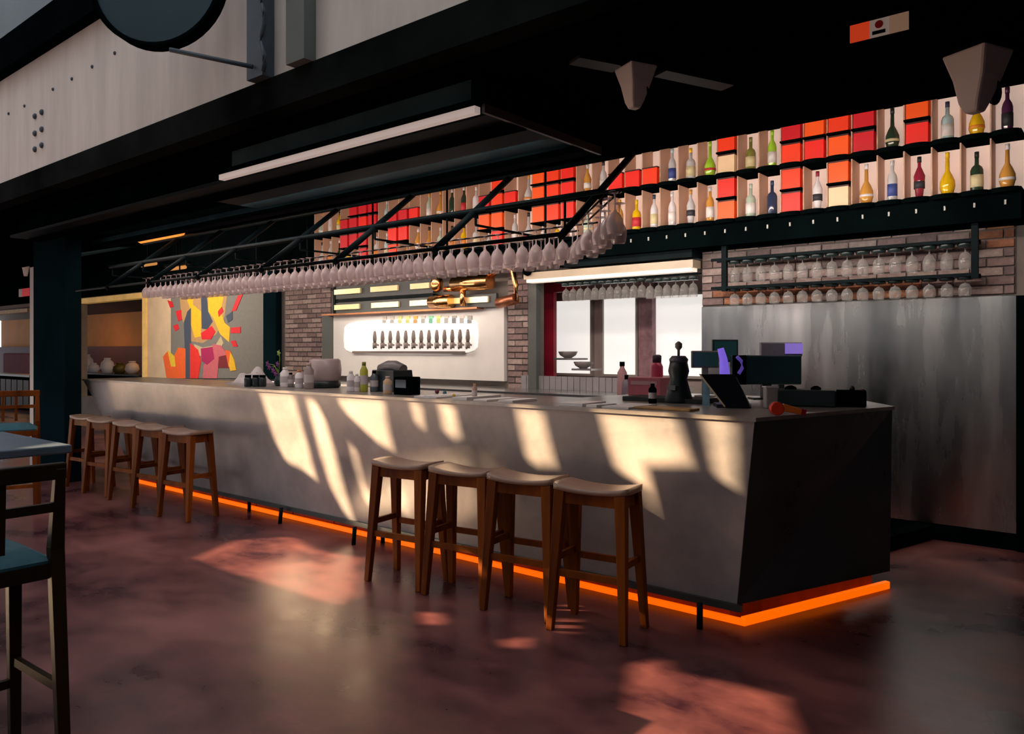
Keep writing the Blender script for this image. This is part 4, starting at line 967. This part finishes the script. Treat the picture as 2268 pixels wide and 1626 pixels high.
g, w_, h_, z0_ = backbox(1686, 758, 1778, 790, 880, -.04, .05, 'grey box with violet reflection painted on its right, behind the teal display', mat('mauve_grey', (.20, .18, .24), .4), YAW)
MB().box((0.02, -.006, z0_+.02), (w_/2-.002, -.001, z0_+h_-.008)).build('violet_reflection', mat('violet_reflection_glow', (.3, .2, .7), .4, emis=.5, ecol=(.30, .20, .75)), g)  # violet light reflected by the box, painted as a glowing patch
MB().box((-.02, .01, 0), (.02, .04, z0_+.01)).build('stand', DKM, g)
g, hw, hd, h_ = simple_box(1702, 905, 26, 46, .06, 'tub', mat('pale_grey_tub', (.42, .38, .38), .4), 'pale grey tub under the teal display', 'tub', rz=YAW, taper=1.05)
MB().box((-hw*1.1, -hd*1.1, h_), (hw*1.1, hd*1.1, h_+.008)).build('lid', WHITE, g)
g, w_, h_, z0_ = backbox(1716, 864, 1846, 902, 902, .03, .18, 'long dark green box with rounded lumps on top at the bar end', mat('bottle_green_box', (.010, .035, .036), .5, var=.15), R(15), name='storage_box', cat='box')
for dx, r in ((-.08, .035), (.06, .03)):
    MB().lathe([(r, 0), (r*.9, .012), (r*.3, .022)], 14, (dx, .08, z0_+h_)).build('lid_knob', BLACK, g)
g, w_, h_, z0_ = backbox(1850, 866, 1916, 904, 902, .0, .14, 'black box with a small knob near the far corner of the bar end', BLACK, R(15), name='black_box', cat='box')
MB().lathe([(.012, 0), (.016, .012), (.006, .028)], 12, (.01, .07, z0_+h_)).build('knob', DKM, g)
MB().lathe([(.008, 0), (.008, .01)], 10, (w_/2-.02, .05, z0_+h_)).build('red_button', mat('button_red', (.3, .02, .08), .4), g)
# orange handset
p = onz(1728, 912, T+.02); s_ = hgt(p, 1)
g = thing('tape_dispenser', 'bright orange-red tape dispenser lying at the edge of the bar end', 'dispenser', (p.x, p.y, T), YAW-R(5))
ORR = mat('orange_red_plastic', (.85, .05, .01), .35); ORO = mat('orange_plastic', (.85, .20, .02), .35)
d_ = MB().lathe([(13*s_, -.022), (15*s_, -.018), (15*s_, .018), (13*s_, .022)], 20).build('reel', ORR, g, (-8*s_, 0, 16*s_)); d_.rotation_euler = (PI/2, 0, 0)
MB().bar((4*s_, 0, 19*s_), (48*s_, 0, 8*s_), .034, 17*s_, .028, 12*s_, up=(0,0,1)).build('handle', ORO, g, bevel=.004)
MB().bar((44*s_, 0, 9*s_), (54*s_, 0, 7*s_), .032, 14*s_, up=(0,0,1)).build('tip', mat('dark_red_tip', (.35, .01, .02), .4), g)

# ================================================================== LOUNGE BEYOND THE OPENING
def lounge(px, py, Y, nm, prof, m, label, cat):
    p = onY(px, py, Y); g = MB().lathe(prof, 14).build(nm, m, None, tuple(p)); return tag(g, label, cat)
# a dark cabinet carrying pale lamps / jars
lc = thing('sideboard', 'dark sideboard in the lounge beyond the opening', 'sideboard', (0,0,0))
zt_ = onY(250, 830, 7.6).z
MB().box((XatY(172, 7.6), 7.4, .02), (XatY(330, 7.6), 7.9, zt_)).build('body', BLACK, lc); MB().box((XatY(170, 7.6), 7.37, zt_), (XatY(332, 7.6), 7.93, zt_+.03)).build('top', DKM, lc)
PALE = mat('pale_ceramic', (.60, .56, .62), .5, emis=.04)
for i, (px, h_, r, m, l) in enumerate(((192, .42, .16, PALE, 'tall pale lilac jar at the left end of the lounge sideboard'), (207, .22, .14, PALE, 'low rosy white pot beside the tall jar in the lounge'),
    (238, .34, .15, PALE, 'pale vase in the middle of the lounge sideboard'), (265, .24, .15, mat('olive_pot', (.08, .06, .01), .5), 'olive brown pot on the lounge sideboard'), (293, .28, .15, mat('blush_pot', (.50, .40, .38), .5), 'blush coloured pot at the right end of the lounge sideboard'))):
    x = XatY(px, 7.65)
    g = thing('pot', l, 'pot', (x, 7.65, zt_+.03))
    MB().lathe([(r*.6, 0), (r, h_*.35), (r*.85, h_*.7), (r*.4, h_*.9)], 14).build('body', m, g); MB().lathe([(r*.45, h_*.88), (r*.5, h_)], 14).build('rim', m, g)
# far left opening: red sign, lamp, items
p = onY(52, 648, 6.55)
g = thing('red_sign', 'small red and white sign above the far left opening', 'sign', tuple(p))
MB().box((-.10, 0, -.09), (.35, .03, .09)).build('red_panel', mat('sign_red2', (.7, .02, .03), .5, emis=.25), g); MB().box((-.3, 0, -.09), (-.10, .03, .09)).build('white_panel', WHITE, g)
p = onY(57, 590, 5.2)
g = thing('wall_lamp', 'small pale tapered lamp near the dark pier at the far left', 'lamp', (p.x, p.y, p.z))
MB().lathe([(.03, -.18), (.07, .05), (.10, .14)], 12).build('shade', WHITE, g); MB().box((-.01, -.01, .14), (.01, .01, 2.86-p.z if p.z < 2.6 else .3)).build('rod', BLACKG, g)
g = thing('crimson_sofa', 'crimson bench seat in the far left opening', 'sofa', (XatY(40, 8), 8.0, 0))
CR2 = mat('dark_crimson_cloth', (.12, .006, .02), .8, var=.2)
MB().box((-2.2, -.3, .1), (2.2, .4, .5)).build('seat', CR2, g, bevel=.04); MB().box((-2.2, .3, .4), (2.2, .55, 1.35)).build('backrest', CR2, g, bevel=.04)
g = thing('side_cabinet', 'dark low cabinet in front of the crimson bench at the far left', 'cabinet', (XatY(40, 7.1), 7.0, 0))
MB().box((-1.6, -.15, 0), (1.6, .15, .80)).build('body', BLACK, g)
for k in range(8): MB().box((-1.55+k*.39, -.17, .05), (-1.21+k*.39, -.15, .72)).build('slat', WOODD, g)
MB().box((-1.65, -.2, .80), (1.65, .2, .85)).build('top', DKM, g)
